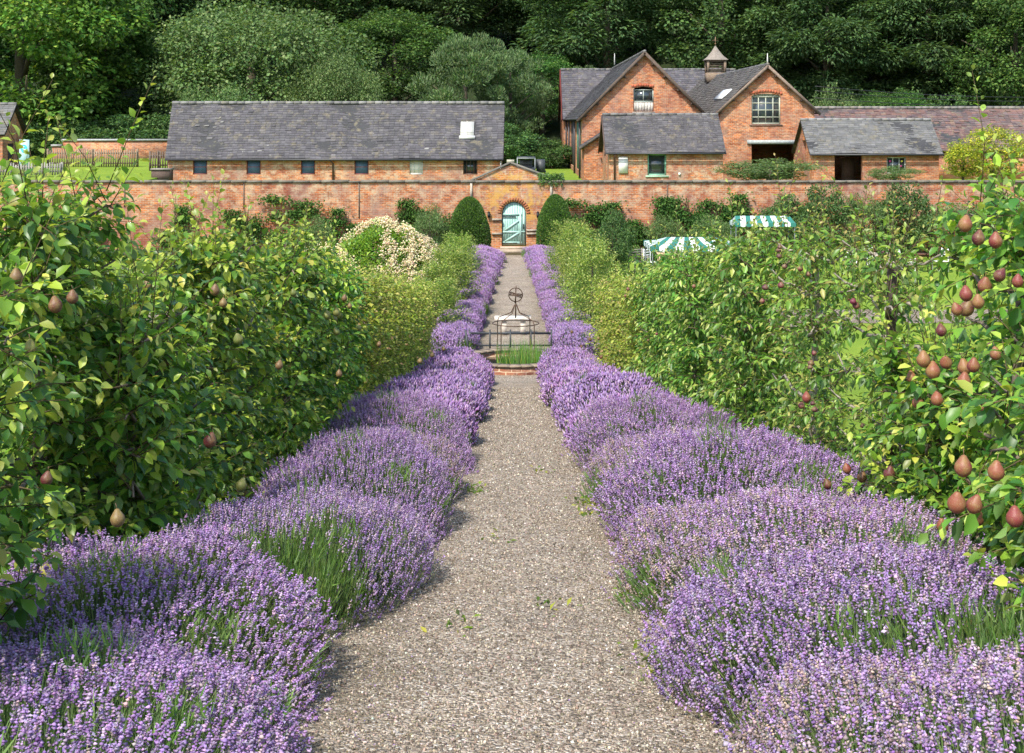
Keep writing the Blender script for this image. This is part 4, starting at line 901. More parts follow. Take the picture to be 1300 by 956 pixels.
mb=MB(); zc=zs+1.46; R_=.165
for m in (Matrix.Identity(3),Matrix.Rotation(PI/2,3,'X'),Matrix.Rotation(PI/2,3,'X')@Matrix.Rotation(PI/2,3,'Y'),Matrix.Rotation(.4,3,'Y')):
    mb.tube([tuple(Vector((px0,py0,zc))+m@Vector((R_*math.cos(a),R_*math.sin(a),0))) for a in np.linspace(0,2*PI,25)],.012,6,rust,cap=False)
mb.tube([(px0-.02,py0,zc-.2),(px0+.02,py0,zc+.22)],.009,6,rust); part('armillary_sphere',mb,M_iron,ir)
# low rail round the pond
rlg=empty('pond_rail',(px0,py0,0),'low dark iron rail standing in front of the stone bench','railing'); dk=(.05,.055,.06)
y_=35.75; xl,xr=PX(596,y_),PX(700,y_)
mb=MB(); mb.box(xl,xr,y_-.02,y_+.02,.50,.55,dk); part('top_rail',mb,M_iron,rlg)
mb=MB(); mb.box(xl,xr,y_-.02,y_+.02,.20,.24,dk); part('lower_rail',mb,M_iron,rlg)
for x in np.linspace(xl,xr,5): mb=MB(); mb.box(x-.02,x+.02,y_-.025,y_+.025,0,.62,dk); part('post',mb,M_iron,rlg)
mb=MB(); x=PX(592,33.2); mb.bar((x+.1,33.2,.2),(x-.02,33.2,.98),.05,.05,dk); single('iron_stake',mb,M_iron,(x,33.2,0),'leaning dark stake at the left of the pond','stake')
bc=empty('stone_bench',(0,39,0),'pale stone bench across the path behind the pond','bench')
mb=MB(); mb.box(PX(628,39),PX(674,39),38.8,39.25,.40,.50,(.62,.56,.49)); part('seat',mb,M_stone,bc)
for px in (640,664): mb=MB(); x=PX(px,39); mb.box(x-.07,x+.07,38.85,39.2,0,.398,(.55,.49,.42)); part('leg',mb,M_stone,bc)

# gazebos
def gazebo(x,y,w,dp,ze,zp,label,seed,rdg=.35):
    r=empty('market_gazebo',(x,y,0),label,'gazebo','striped gazebos on the right lawn'); g=(.035,.16,.13); wh=(.64,.66,.64)
    can=MB(); val=MB(); hx,hy=w/2,dp/2; rx=hx*rdg
    C4=[(-hx,-hy),(hx,-hy),(hx,hy),(-hx,hy)]; Rd=[(-rx,0),(rx,0)]
    def face(a,b,c,dd,n):
        for i in range(n):
            t0,t1=i/n,(i+1)/n; A=Vector((*a,ze));B=Vector((*b,ze));Cq=Vector((*c,zp));D=Vector((*dd,zp)); col=g if i%2==0 else wh
            p=[A+(B-A)*t0,A+(B-A)*t1,D+(Cq-D)*t1,D+(Cq-D)*t0]; m=[(p[0]+p[3])/2-Vector((0,0,.03)),(p[1]+p[2])/2-Vector((0,0,.03))]
            can.add([tuple(q) for q in (p[0],p[1],m[1],m[0])],[(0,1,2,3)],col); can.add([tuple(q) for q in (m[0],m[1],p[2],p[3])],[(0,1,2,3)],col)
            e=[A+(B-A)*t0,A+(B-A)*t1]; N=Vector(((b[1]-a[1]),-(b[0]-a[0]),0)).normalized()*.01
            mm=(e[0]+e[1])/2
            val.add([tuple(e[0]+N),tuple(e[1]+N),tuple(e[1]+N-Vector((0,0,.12))),tuple(mm+N*2-Vector((0,0,.15))),tuple(e[0]+N-Vector((0,0,.12)))],[(0,1,2,3,4)],col)
    face(C4[0],C4[1],Rd[1],Rd[0],11); face(C4[1],C4[2],Rd[1],Rd[1],9); face(C4[2],C4[3],Rd[0],Rd[1],11); face(C4[3],C4[0],Rd[0],Rd[0],9)
    o=lpart('canopy',can,M_cloth,r); lpart('valance',val,M_cloth,o)
    for q in C4: 
        mb=MB(); mb.tube([(q[0]*.96,q[1]*.96,0),(q[0]*.96,q[1]*.96,ze+.02)],.022,8,(.10,.12,.12)); lpart('leg',mb,M_iron,r)
    mb=MB()
    for i in range(4): a=C4[i];b=C4[(i+1)%4]; mb.tube([(a[0]*.96,a[1]*.96,ze-.03),(b[0]*.96,b[1]*.96,ze-.03)],.015,6,(.12,.13,.13))
    for q,rr in zip(C4,(Rd[0],Rd[1],Rd[1],Rd[0])): mb.tube([(q[0]*.96,q[1]*.96,ze-.03),(rr[0],rr[1],zp-.05)],.014,6,(.12,.13,.13))
    lpart('frame',mb,M_iron,r); return r
gazebo(PX(877,44),44,2.7,2.4,2.08,2.28,'green and white striped gazebo with a pitched canopy, nearer the path',1,.55)
gazebo(PX(968,54),54,2.3,1.3,2.05,2.28,'small green and white striped gazebo close to the garden wall',2,.9)

def chair_proto(col,label,mat,arms=False,w=.46,cat='chair',name='garden_chair'):
    r=empty(name,(0,0,0),label,cat,'chairs on the right lawn'); h=w/2
    mb=MB()
    for i in range(6): y=-.2+i*.075; mb.box(-h,h,y,y+.06,.43,.455,col)
    lpart('seat',mb,mat,r)
    mb=MB()
    for z in (.6,.7,.8,.9): mb.box(-h+.04,h-.04,.225,.245,z-.03,z+.02,col)
    lpart('backrest',mb,mat,r)
    for sx in (-1,1):
        mb=MB(); mb.box(sx*h-.02,sx*h+.02,-.2,-.16,0,.43 if not arms else .64,col); lpart('leg',mb,mat,r)
        mb=MB(); mb.bar((sx*h,.23,0),(sx*h,.25,.95),.04,.04,col); lpart('leg',mb,mat,r)
        if arms: mb=MB(); mb.box(sx*h-.03,sx*h+.03,-.22,.25,.642,.665,col); lpart('armrest',mb,mat,r)
    return r
cg_=chair_proto((.28,.25,.21),'grey wooden armchair on the lawn left of the near gazebo',M_wood,True,.6); 
def put(o,px,py,rz):
    d=F*CZ/(py-HY); o.location=(PX(px,d),d,0); o.rotation_euler=(0,0,rz)
def loc(px,py): d=F*CZ/(py-HY); return (PX(px,d),d,0)
put(cg_,811,347,.5)
cw=chair_proto((.70,.70,.67),'white chair with its back to the wall beside the round lawn table',M_paint); put(cw,828,347,.9)
dup(cw,loc(861,345),-2.2,label='white chair on the gazebo side of the round lawn table')
dup(cw,loc(1193,346),-1.3,label='white slatted chair right of the dark lawn table')
dup(cw,loc(1150,348),1.4,label='white slatted chair left of the dark lawn table')
dup(cw,loc(1105,342),.3,label='white chair right of the cloth covered lawn table')
dup(cw,loc(1078,345),2.0,label='white chair left of the cloth covered lawn table')
dup(cw,loc(1154,360),2.8,label='white chair nearest the gravel cross path')
def table(px,py,w,dp,col,label,rz=0,mat=None,h=.74):
    x,y,_=loc(px,py); r=empty('garden_table',(x,y,0),label,'table','tables on the right lawn',rz); mat=mat or M_wood
    mb=MB(); mb.box(-w/2,w/2,-dp/2,dp/2,h-.035,h,col); lpart('table_top',mb,mat,r)
    mb=MB(); mb.box(-w/2+.06,w/2-.06,-dp/2+.06,dp/2-.06,h-.11,h-.037,col); lpart('apron',mb,mat,r)
    for sx in (-1,1):
        for sy in (-1,1): mb=MB(); mb.box(sx*(w/2-.08)-.025,sx*(w/2-.08)+.025,sy*(dp/2-.08)-.025,sy*(dp/2-.08)+.025,0,h-.11,col); lpart('leg',mb,mat,r)
table(1171,346,.72,.6,(.10,.05,.03),'small dark wooden table standing on the lawn')
table(846,345,.75,.75,(.55,.40,.24),'pale wooden lawn table beside the near gazebo')
table(1092,342,.8,.7,(.55,.52,.58),'lawn table with a pale cloth right of the gazebos',mat=M_paint)
# clipped low hedge in front of the right border
rng=np.random.default_rng(77); mb=MB(); n=9000
pos=np.stack([rng.uniform(PX(785,60),PX(1120,60),n),rng.uniform(59.7,60.3,n),rng.uniform(.05,.55,n)],1)
mb.box(PX(785,60)+.05,PX(1120,60)-.05,59.8,60.2,0,.48,(.03,.07,.02)); leaves(mb,pos,unit(rng.normal(0,1,(n,3))),rng.normal(0,1,(n,3)),.07,.05,pal(rng,n,[(.05,.11,.02),(.09,.17,.03),(.14,.22,.04)],[2,3,1]),LEAF4)
single('box_hedge',mb,M_soft,(7.5,60,0),'low clipped green hedge along the right wall border','hedge')
mb2=MB(); pos=np.stack([rng.uniform(PX(-60,60),PX(560,60),n),rng.uniform(59.7,60.3,n),rng.uniform(.05,.5,n)],1); mb2.box(PX(-60,60),PX(560,60),59.8,60.2,0,.42,(.03,.07,.02)); leaves(mb2,pos,unit(rng.normal(0,1,(n,3))),rng.normal(0,1,(n,3)),.1,.07,pal(rng,n,[(.05,.11,.02),(.09,.17,.03),(.14,.22,.04)],[2,3,1]),LEAF4)
single('box_hedge',mb2,M_soft,(-8,60,0),'low clipped green hedge along the left wall border','hedge')
# flower border glimpsed between the left trees
n=7000; mb=MB(); pos=np.stack([rng.uniform(-21,-9,n),rng.uniform(47,52,n),rng.uniform(.02,.55,n)],1)
leaves(mb,pos,unit(rng.normal(0,1,(n,3))+[0,0,.8]),rng.normal(0,1,(n,3)),.13,.05,pal(rng,n,[(.08,.16,.03),(.14,.23,.05),(.30,.18,.42),(.55,.45,.5)],[4,4,1,.6]),LEAF4)
single('flower_border',mb,M_soft,(0,0,0),'mixed green and mauve flowers beyond the left trees',kind='stuff')

# ================================================================== WALL CLIMBERS, SHRUBS, WOODLAND
def climber(seed,w,h):
    rng=np.random.default_rng(seed); wd=MB(); fo=MB(); P_=[];
    wd.tube([(0,-.06,0),(.03,-.07,h*.5),(0,-.06,h*.9)],[.05,.035,.015],6,(.12,.09,.06))
    for k in range(12):
        s=rng.choice([-1,1]); z=h*rng.uniform(.12,.97); L=w/2*rng.uniform(.5,1.0); pts=[(0,-.06,z-.15)]
        for t in np.linspace(.2,1,6): pts.append((s*L*t,-.08+rng.normal(0,.02),z+rng.normal(0,.06)+.12*t))
        wd.tube(pts,list(np.linspace(.022,.006,len(pts))),5,(.12,.09,.06))
        for p in pts[1:]:
            m=rng.integers(0,75) if rng.random()<.8 else 0; P_.append(np.array(p)+rng.normal(0,1,(m,3))*[.17,.05,.09]+[0,-.1,0])
    P_=np.concatenate(P_); P_[:,1]=np.minimum(P_[:,1],-.02); n=len(P_)
    leaves(fo,P_,unit(rng.normal(0,1,(n,3))*[1,.5,.6]+[0,-.3,-.5]),np.array([0,-1,.5])+rng.normal(0,.5,(n,3)),rng.uniform(.07,.15,n),rng.uniform(.05,.09,n),pal(rng,n,[(.03,.075,.015),(.05,.11,.02),(.08,.16,.03)],[3,3,1.5]),LEAF4)
    return wd.mesh('branches',M_bark),fo.mesh('leaves',M_wood_leaf)
CL=[climber(50+i,2.4,2.3) for i in range(4)]
cl=[(100,262,2.3,'far left, just right of the pear leaves'),(222,262,1.8,'left, second from the left end'),(312,258,1.9,'below the third barn window'),(368,250,2.8,'wide and dark, below the blue barn windows'),(440,262,1.9,'left of the cream flowering shrub top'),(505,254,2.0,'above the cream flowering shrub'),(552,258,2.0,'just left of the clipped yew by the door'),
    (742,255,2.4,'just right of the clipped yew by the door'),(790,254,2.4,'above the dark young tree on the right'),(832,252,2.2,'left of the near striped gazebo'),(872,240,2.6,'tall, above the near striped gazebo'),(915,256,2.2,'right of the near striped gazebo'),(950,243,2.3,'above the small far gazebo')]
for i,(px,py,w,lb) in enumerate(cl):
    wd,fo=CL[i%4]; r=empty('wall_climber',(PX(px,64.2),64.24,0),'dark wall-trained fruit climber, '+lb,'climber','climbers trained on the garden wall'); s=PZ(py,64.2)/2.3
    r.scale=(w/2.4*(1 if i%2 else -1),1.3,s)
    for nm,me in (('branches',wd),('leaves',fo)): o=bpy.data.objects.new(nm,me); COL.objects.link(o); o.parent=r
# vine lying over the coping
rng=np.random.default_rng(9); n=900; mb=MB(); pos=np.stack([rng.uniform(PX(684,64),PX(716,64),n),rng.uniform(64.15,64.8,n),3.2+rng.random(n)**2*.3],1); pos[:,2]-=np.where(pos[:,1]<64.22,.2,0)
leaves(mb,pos,unit(rng.normal(0,1,(n,3))),rng.normal(0,1,(n,3)),.11,.08,pal(rng,n,[(.05,.11,.02),(.09,.16,.03)],[1,1]),LEAF4); mb.tube([(PX(684,64),64.5,3.22),(PX(700,64),64.45,3.24),(PX(716,64),64.4,3.22)],.02,5,(.1,.08,.05))
single('ivy_vine',mb,M_wood_leaf,(1.7,64.5,3.2),'green vine lying on the coping right of the pediment','vine')

TV['broad']=(*crown_tree('t',101,6,16,2.2,'broad',120,30000,.30),6,16)
TV['bright']=(*crown_tree('t',102,5,13,1.0,'bright',110,26000,.27),5,13)
TV['grey']=(*crown_tree('t',103,7,10,1.2,'grey',150,42000,.24),7,10)
TV['feather']=(*crown_tree('t',104,4,10,1.0,'feather',110,20000,.22),4,10)
TV['yew']=(*crown_tree('t',105,7,22,1.0,'yew',150,34000,.34),7,22)
TV['yew2']=(*crown_tree('t',106,6,20,1.0,'yew',130,30000,.36),6,20)
TV['dark']=(*crown_tree('t',107,7,22,2.5,'dark',130,30000,.36),7,22)
TV['column']=(*crown_tree('t',108,3.5,15,.8,'column',110,22000,.27),3.5,15)
TV['gold']=(*crown_tree('t',109,2,4,.2,'gold',60,7000,.13),2,4)
TV['shrub']=(*crown_tree('t',110,1.6,2.6,.1,'dark',60,9000,.11),1.6,2.6)
TV['lshrub']=(*crown_tree('t',111,1.6,2.6,.1,'grey',60,9000,.09),1.6,2.6)

W=bigtree
W('bright',30,-70,100,15,'large bright broad-leaved tree above the left shed')
W('column',132,-25,104,8,'narrow dark leafy tree right of the large bright left tree')
W('broad',100,-140,118,15,'tall green tree behind the left terrace wall')
W('dark',185,-160,132,15,'tall dark tree in the gap left of the round grey-green tree')
W('grey',318,8,106,16.5,'round grey-green tree above the left half of the barn roof')
W('grey',425,78,100,7,'lower grey-green tree beside the round one, above the barn roof middle')
W('lshrub',285,112,90,5.2,'pale feathery bush just above the barn roof at left')
W('lshrub',250,117,88,3,'small pale bush above the left end of the barn roof')
W('dark',430,-150,140,18,'very dark tall tree behind the round grey-green tree')
W('broad',500,15,116,11,'mid-green tree left of the feathery willow')
W('yew',585,-120,138,17,'tall dark evergreen behind the feathery willow')
W('feather',590,44,102,7.5,'feathery pale willow above the barn roof right end')
W('feather',648,62,106,6.5,'feathery willow next to the bright tree beside the stable house')
W('broad',688,70,114,7.0,'bright green tree filling the gap between barn and stable house')
W('feather',738,84,117,3.6,'small green tree just left of the stable house roof')
for i,(px,ty,d,w,k,lb) in enumerate([(690,-110,140,16,'dark','dark tree behind the bright gap tree'),(770,-100,124,15,'yew','tall dark evergreen above the left gable'),(850,-130,142,16,'yew2','tall dark evergreen between the two gables'),(915,-90,122,13,'dark','dark leafy tree behind the cupola'),(985,-130,132,15,'yew','tall dark evergreen above the right gable'),
    (1050,-60,118,12,'yew2','dark evergreen just right of the right gable'),(1115,-110,130,15,'yew','tall dark evergreen above the long tiled range'),(1180,-70,118,13,'yew2','dark evergreen above the middle of the right sheds'),(1240,-120,136,14,'dark','dark leafy tree near the top right corner'),(1290,-20,112,11,'broad','mid-green tree at the right edge'),
    (1345,-80,125,15,'dark','dark tree cut off by the right edge'),(-60,-100,112,15,'broad','green tree cut off by the left edge'),(240,-120,128,14,'yew2','dark evergreen behind the left side of the round tree'),(520,-160,150,17,'dark','dark tree high behind the mid-green tree')]):
    W(k,px,ty,d,w,lb)
for i,px in enumerate(range(-120,1440,120)):
    W(('dark','yew')[i%2],px,-190-(i*37)%50,162+(i*11)%14,19,'dark tree in the far row on the wooded bank',group='far row of dark trees on the wooded bank',name='distant_tree')
for px,ty,w,k,lb in ((60,150,6,'shrub','dark bush behind the left picket fence'),(105,158,6,'shrub','dark bush in the middle behind the terrace wall'),(150,150,6,'shrub','dark bush behind the terrace wall near the barn'),(200,150,6,'shrub','dark bush against the far end of the barn'),(640,160,5,'shrub','dark bush between barn and stable house'),(700,180,4,'shrub','dark bush low at the corner of the stable house')):
    W(k,px,ty,97,w,lb,cat='bush',group='bushes under the woodland edge',name='understory_bush')
for px,ty,w,k,lb in ((1058,112,3.6,'lshrub','pale small bush behind the right gable eave'),(1112,118,3.6,'broad','light green bush above the ridge of the long range'),(1150,117,4.2,'broad','rounded light green bush above the long range, right of its neighbour'),(1200,126,5,'shrub','dark bush above the long range at right')):
    W(k,px,ty,92,w,lb,cat='bush',group='bushes behind the long tiled range',name='understory_bush')
W('gold',1262,160,68.5,3.9,'golden-leaved small tree above the wall at the right',name='golden_tree',group=None,base=3.0)
W('gold',1222,180,69.5,1.9,'small golden shrub left of the golden tree',name='golden_shrub',group=None,cat='shrub',base=3.0)
W('lshrub',975,203,68,4.9,'low spreading shrub in front of the dark cart opening',name='bramble_shrub',group=None,cat='shrub',base=2.95)
W('lshrub',1135,212,68.5,2.6,'low weeds under the shed window with pink flowers',name='terrace_shrub',group=None,cat='shrub',base=2.95)
def clipped(seed,R,H):
    rng=np.random.default_rng(seed); fo=MB(); tr=MB(); n=15000
    z=rng.random(n)**.9; prof=R*np.sqrt(np.clip(1-z**2.6,0,1))*(.82+.25*z**.5*(1-z)+.1); a=rng.uniform(0,2*PI,n); k=rng.uniform(.93,1.03,n)*(1+.03*np.sin(a*5+z*9))
    p=np.stack([np.cos(a)*prof*k,np.sin(a)*prof*k,z*H],1); u=unit(np.stack([np.cos(a),np.sin(a),z*1.6],1))
    leaves(fo,p,unit(u+rng.normal(0,.5,(n,3))+[0,0,.4]),rng.normal(0,1,(n,3))+u,.075,.045,pal(rng,n,[(.03,.085,.015),(.06,.14,.022),(.11,.21,.03)],[2,3,2]),LEAF4)
    fo.lathe([(R*.80*math.sqrt(max(0,1-t**2.6))+.001,t*H*.95) for t in np.linspace(0,1,9)],0,0,0,14,(.02,.045,.012)); tr.tube([(0,0,-.1),(0,0,H*.5)],.05,6,(.1,.08,.05))
    return tr.mesh('trunk',M_bark),fo.mesh('foliage',M_wood_leaf)
CE=clipped(8,.85,2.5)
for px,ty,w,lb in ((596,251,1.75,'left'),(705,248,1.6,'right')):
    r=empty('clipped_evergreen',(PX(px,61.8),61.8,0),'clipped egg-shaped evergreen %s of the turquoise garden door'%lb,'topiary','clipped evergreens by the door',px); r.scale=(w/1.7,w/1.7,PZ(ty,61.8)/2.5)
    for nm,me in zip(('trunk','foliage'),CE): o=bpy.data.objects.new(nm,me); COL.objects.link(o); o.parent=r
for px,ty,d,w,k,lb in ((400,278,57,1.6,'lshrub','grey-green bush in front of the wall left of the cream flowers'),(545,262,60,1.4,'lshrub','pale bush against the wall above the left hedge'),(778,272,54,1.5,'shrub','dark young tree on the lawn edge right of the path'),(1000,252,62.4,2.6,'shrub','dark wall shrub right of the far gazebo'),(1046,240,62.6,2.8,'shrub','tall dark wall shrub behind the dark-fruited tree'),
    (1098,250,62.2,2.4,'lshrub','grey-green wall shrub behind the white trunk'),(1150,238,62.6,3,'shrub','tall dark wall shrub above the lawn tables'),(1205,262,61.5,3,'lshrub','grey-green wall shrub behind the near right pear tree'),(1262,245,62.5,3,'shrub','dark wall shrub at the right behind the pears'),(1320,250,62.5,3,'shrub','dark wall shrub cut off by the right edge'),
    (845,275,62.3,1.7,'lshrub','loose grey-green wall bush left of the striped canopy'),(905,275,62.3,1.9,'lshrub','loose grey-green bush behind the striped canopy'),(60,300,62.5,2.4,'shrub','dark bush at the foot of the left wall')):
    W(k,px,ty,d,w,lb,cat='shrub',group='shrubs along the garden wall',name='wall_shrub')

# cream-flowered shrubs
def cream(seed,R,H):
    rng=np.random.default_rng(seed); fo=MB(); fl=MB(); tr=MB(); n=11000
    u=unit(rng.normal(0,1,(n,3))); u[:,2]=abs(u[:,2])**.8; l=1+.08*np.sin(u[:,0]*9)*np.cos(u[:,1]*8); p=u*[R,R,H]*(rng.uniform(.6,1,n)**.4*l)[:,None]
    leaves(fo,p,unit(u+rng.normal(0,.5,(n,3))),np.array([0,0,1])+u+rng.normal(0,.3,(n,3)),.09,.055,pal(rng,n,[(.08,.17,.02),(.14,.25,.03),(.24,.33,.05)],[2,3,2]),LEAF4)
    m=900; u=unit(rng.normal(0,1,(m,3))*[1,1,.8]); u[:,2]=abs(u[:,2]); k=(np.sin(u[:,0]*4+seed)+np.cos(u[:,1]*5)>-.35); u=u[k]; m=len(u); p=u*[R,R,H]*1.03
    for j in range(22):
        q=p+rng.normal(0,1,(m,3))*.05+unit(u+[0,0,.6])*rng.uniform(-.05,.14,(m,1)); blobs(fl,q,rng.uniform(.016,.032,m),pal(rng,m,[(.72,.62,.48),(.80,.72,.60),(.66,.50,.42)],[3,3,1],.08),rng,None,1.3)
    for a in np.linspace(0,6.28,6)[:-1]: tr.tube([(0,0,-.05),(math.cos(a)*R*.3,math.sin(a)*R*.3,H*.4),(math.cos(a)*R*.7,math.sin(a)*R*.7,H*.7)],[.03,.02,.01],5,(.12,.09,.05))
    return fo.mesh('leaves',M_soft),fl.mesh('blossom',M_soft),tr.mesh('stems',M_bark)
CR=cream(5,1.5,2.4)
for px,ty,d,w,lb in ((488,283,46,3.6,'large mound-shaped cream-flowered shrub behind the left hedge'),(412,316,41,2.4,'smaller cream-flowered shrub nearer the camera than the mound'),(525,300,52,2.3,'cream-flowered shrub right behind the large mound')):
    r=empty('cream_flowered_shrub',(PX(px,d),d,gz(d)),lb,'shrub','cream-flowered shrubs behind the left hedge',px*.7); s=w/3; r.scale=(s,s,PZ(ty,d)/2.45)
    for nm,me in zip(('leaves','blossom','stems'),CR): o=bpy.data.objects.new(nm,me); COL.objects.link(o); o.parent=r

# ================================================================== FRUIT TREE ROWS
def place(o,x,y,rz=0,s=(1,1,1)): o.location=(x,y,gz(y)-.02); o.rotation_euler=(0,0,rz); o.scale=s
GL='fruit trees along the left side of the path'; GR='fruit trees along the right side of the path'
t=fruit_tree('pear_tree',201,'dense pear tree with dark red pears at the left edge of the photo','pear',PEARG,6,GL,H=2.75,hy=1.15,hx=.55,nt=400,fpx=[(-2.85,8.5)]+[(a,b,7.6) for a,b in [(38,440),(68,385),(92,378),(62,608),(148,655),(20,350)]]); place(t,-2.85,8.5)
t=fruit_tree('pear_tree',202,'bushy glossy pear tree with green pears, second visible on the left','pear',PEARG[:2],8,GL,H=2.6,hy=1.35,hx=.66,nt=420,fpx=[(-2.62,12.2)]+[(a,b,11.0) for a,b in [(214,406),(223,408),(265,405),(284,385),(274,367),(300,430),(190,360),(160,470)]]); place(t,-2.62,12.2)
tA=t
dup(tA,(-2.5,15.4,gz(15.4)),PI,(1,1.05,1.0),'glossy pear tree, third visible on the left',GL)
dup(tA,(-2.4,18.4,gz(18.4)),.05,(.95,1,.96),'glossy pear tree, fourth on the left, where the foliage turns yellower',GL)
t=fruit_tree('pear_tree',203,'pear tree whose long leafy branch reaches in at the lower left edge','pear',PEARG,6,GL,H=2.1,hy=.95,hx=.66,nt=260); place(t,-2.55,5.6)
t=fruit_tree('pear_tree',204,'pear tree loaded with large red pears at the right edge of the photo','pear',PEAR,12,GR,H=2.75,hy=1.05,hx=.46,nt=270,fpx=[(3.05,8.5)]+[(a,b,7.35+.1*(i%4)) for i,(a,b) in enumerate([(1228,283),(1245,302),(1264,304),(1225,372),(1241,384),(1277,352),(1293,358),(1193,421),(1184,468),(1200,464),(1226,482),(1237,464),(1190,506),(1291,517),(1210,395),(1262,450),(1172,455),(1252,520)])]); place(t,3.05,8.5)
tR=t
t=fruit_tree('pear_tree',205,'pear tree with two low red pears at the bottom right edge','pear',PEAR,5,GR,H=1.55,hy=.95,hx=.62,nt=260,fpx=[(2.62,6.3)]+[(1216,638,5.75),(1244,642,5.8),(1266,598,5.7),(1224,590,5.9),(1288,655,5.6)]); place(t,2.62,6.3)
t=fruit_tree('pear_tree',215,'low bushy pear tree filling the gap between the two nearest left trees','pear',PEARG,5,GL,H=1.95,hy=1.05,hx=.62,nt=330); place(t,-2.5,9.3)
t=fruit_tree('pear_tree',216,'low bushy pear tree at the left foot of the red pear tree','pear',PEAR,12,GR,H=1.5,hy=1.0,hx=.6,nt=230); place(t,2.95,9.9)
t=fruit_tree('plum_tree',206,'open fruit tree with purple fruit and a pale bare trunk beside a post','sparse',PLUM,26,GR,H=2.6,hy=1.15,hx=.6,nt=235); place(t,2.95,11.1)
t2=fruit_tree('plum_tree',207,'open fruit tree with dark fruit left of the white trunk tree','sparse',PLUM,24,GR,H=2.75,hy=1.15,hx=.6,nt=380); place(t2,2.85,13.4)
t=fruit_tree('plum_tree',208,'dense tree with drooping narrow bright leaves, first past the dark-fruited trees on the right','plum',PLUM,5,GR,H=2.75,hy=1.4,hx=.72,nt=420); place(t,2.72,16.2)
tB=t
dup(tB,(2.5,19.2,gz(19.2)),PI,(.95,1,.96),'dense narrow-leaved tree, second past the dark-fruited trees on the right',GR)
dup(tB,(2.38,22.1,gz(22.1)),.1,(.92,1,.94),'dense narrow-leaved tree, third past the dark-fruited trees on the right',GR)
t=fruit_tree('apple_tree',209,'yellow-green small-leaved tree with pinkish tips, nearest of its kind on the left','small',PEARG,6,GL,H=2.6,hy=1.4,hx=.78,nt=560); place(t,-2.4,21.2,0,(1,1,.9))
tC=t
for y,x,lb in ((24,-2.3,'second'),(26.8,-2.25,'third'),(29.6,-2.2,'last before the pond')): dup(tC,(x,y,gz(y)),(y*2)%6.28 if False else (PI if int(y)%2 else 0),(.92,1,.86),'yellow-green small-leaved tree on the left, %s of its kind'%lb,GL)
for y,x,lb in ((24.9,2.3,'nearest'),(27.7,2.25,'second'),(30.5,2.2,'last before the pond')): dup(tC,(x,y,gz(y)),(0 if int(y)%2 else PI),(.88,1,.88),'yellow-green small-leaved tree on the right, %s of its kind'%lb,GR)
# far hedge shrubs beyond the pond
def fluffy(seed,R,H,cols):
    rng=np.random.default_rng(seed); fo=MB(); tr=MB(); st=[];dr=[];ln=[]
    for _ in range(420):
        a=rng.uniform(0,6.28); z=H*rng.uniform(.08,.9); r=R*rng.uniform(.1,.75)*math.sin(PI*min(.95,.25+.7*z/H)); st.append((r*math.cos(a),r*math.sin(a)*1.35,z)); dr.append((math.cos(a)*.8,math.sin(a)*.8,1.0)); ln.append(rng.uniform(.2,.5))
    tr.tube([(0,0,-.05),(0,0,H*.8)],[.04,.015],6,(.13,.1,.07))
    shoots(fo,None,rng,st,dr,ln,.028,.07,.045,cols,[2.5,3,3,1.5],LEAF4,.35,(.45,.45,.18),.003,.7)
    return tr.mesh('trunk',M_bark),fo.mesh('foliage',M_soft)
FV=[fluffy(31,.68,2.1,[(.09,.16,.03),(.17,.25,.05),(.30,.37,.09),(.42,.46,.15)]),fluffy(32,.72,2.2,[(.07,.14,.025),(.13,.22,.035),(.23,.32,.06),(.36,.41,.11)])]
ordn=['first','second','third','fourth','fifth','sixth','seventh','eighth']
for s,nm in ((-1,'left'),(1,'right')):
    for i,y in enumerate(np.linspace(37.5,54.5,7)):
        k=(0 if (i+(s>0))%2 else 1); r=empty('hedge_shrub',(s*(2.08+.12*math.sin(i*2.1)),y,0),'pale yellow-green upright shrub on the %s beyond the pond, %s from the pond'%(nm,ordn[i]),'shrub','upright shrubs lining the far path',i*1.3+s)
        hh=(1.0+.1*math.sin(i*1.7+s))*(1.12 if s>0 else .84)*(1 if i<4 else .92 if i<6 else .72); r.scale=(1.05,1.15,hh)
        for n2,me in zip(('trunk','foliage'),FV[k]): o=bpy.data.objects.new(n2,me); COL.objects.link(o); o.parent=r
# stakes of the rows
for i,(x,y,h,lb) in enumerate(((2.86,10.75,2.1,'dark wooden post beside the pale bare trunk on the right'),(2.95,7.3,2.3,'dark wooden post inside the red pear tree on the right'),(-3.35,10.4,1.84,'dark wooden post between the two nearest left pear trees'),(-2.7,16.9,2.55,'wooden post showing above the left hedge'),(-2.5,25.4,2.2,'thin wooden post among the yellow-green left trees'))):
    mb=MB(); z=gz(y); mb.tube([(x,y,z-.1),(x+.01,y,z+h)],[.045,.04],8,(.06,.045,.035)); single('tree_stake',mb,M_wood,(x,y,z),lb,'post','posts of the fruit tree rows')

# ================================================================== LAVENDER
for k,kw in dict(
    a=dict(seed=1,Rx=1.05,Ry=1.5,H=.58,n=8200,near=True,w=[4,3,2,1,.6]),
    b=dict(seed=2,Rx=1.05,Ry=1.5,H=.58,n=6000,near=True,w=[3,3,1.5,2,1.5],patch=(.35,-.8,.35),prad=.62),
    c=dict(seed=3,Rx=1.05,Ry=1.5,H=.58,n=8600,near=True,w=[3,3.5,1.5,2.2,1.5],dry=.75),
    d=dict(seed=4,Rx=1.0,Ry=1.5,H=.58,n=8200,near=True,w=[3,3,2,1.5,1],patch=(.1,-.75,.55),prad=.55),
    e=dict(seed=5,Rx=1.0,Ry=1.5,H=.58,n=5400,near=False,w=[4,3,2,1,.3]),
    f=dict(seed=6,Rx=1.0,Ry=1.5,H=.58,n=5400,near=False,w=[4,4,1.5,1.5,.3],patch=(.5,-.7,.1),prad=.4),
    ).items(): lav_proto(k,'',**kw)
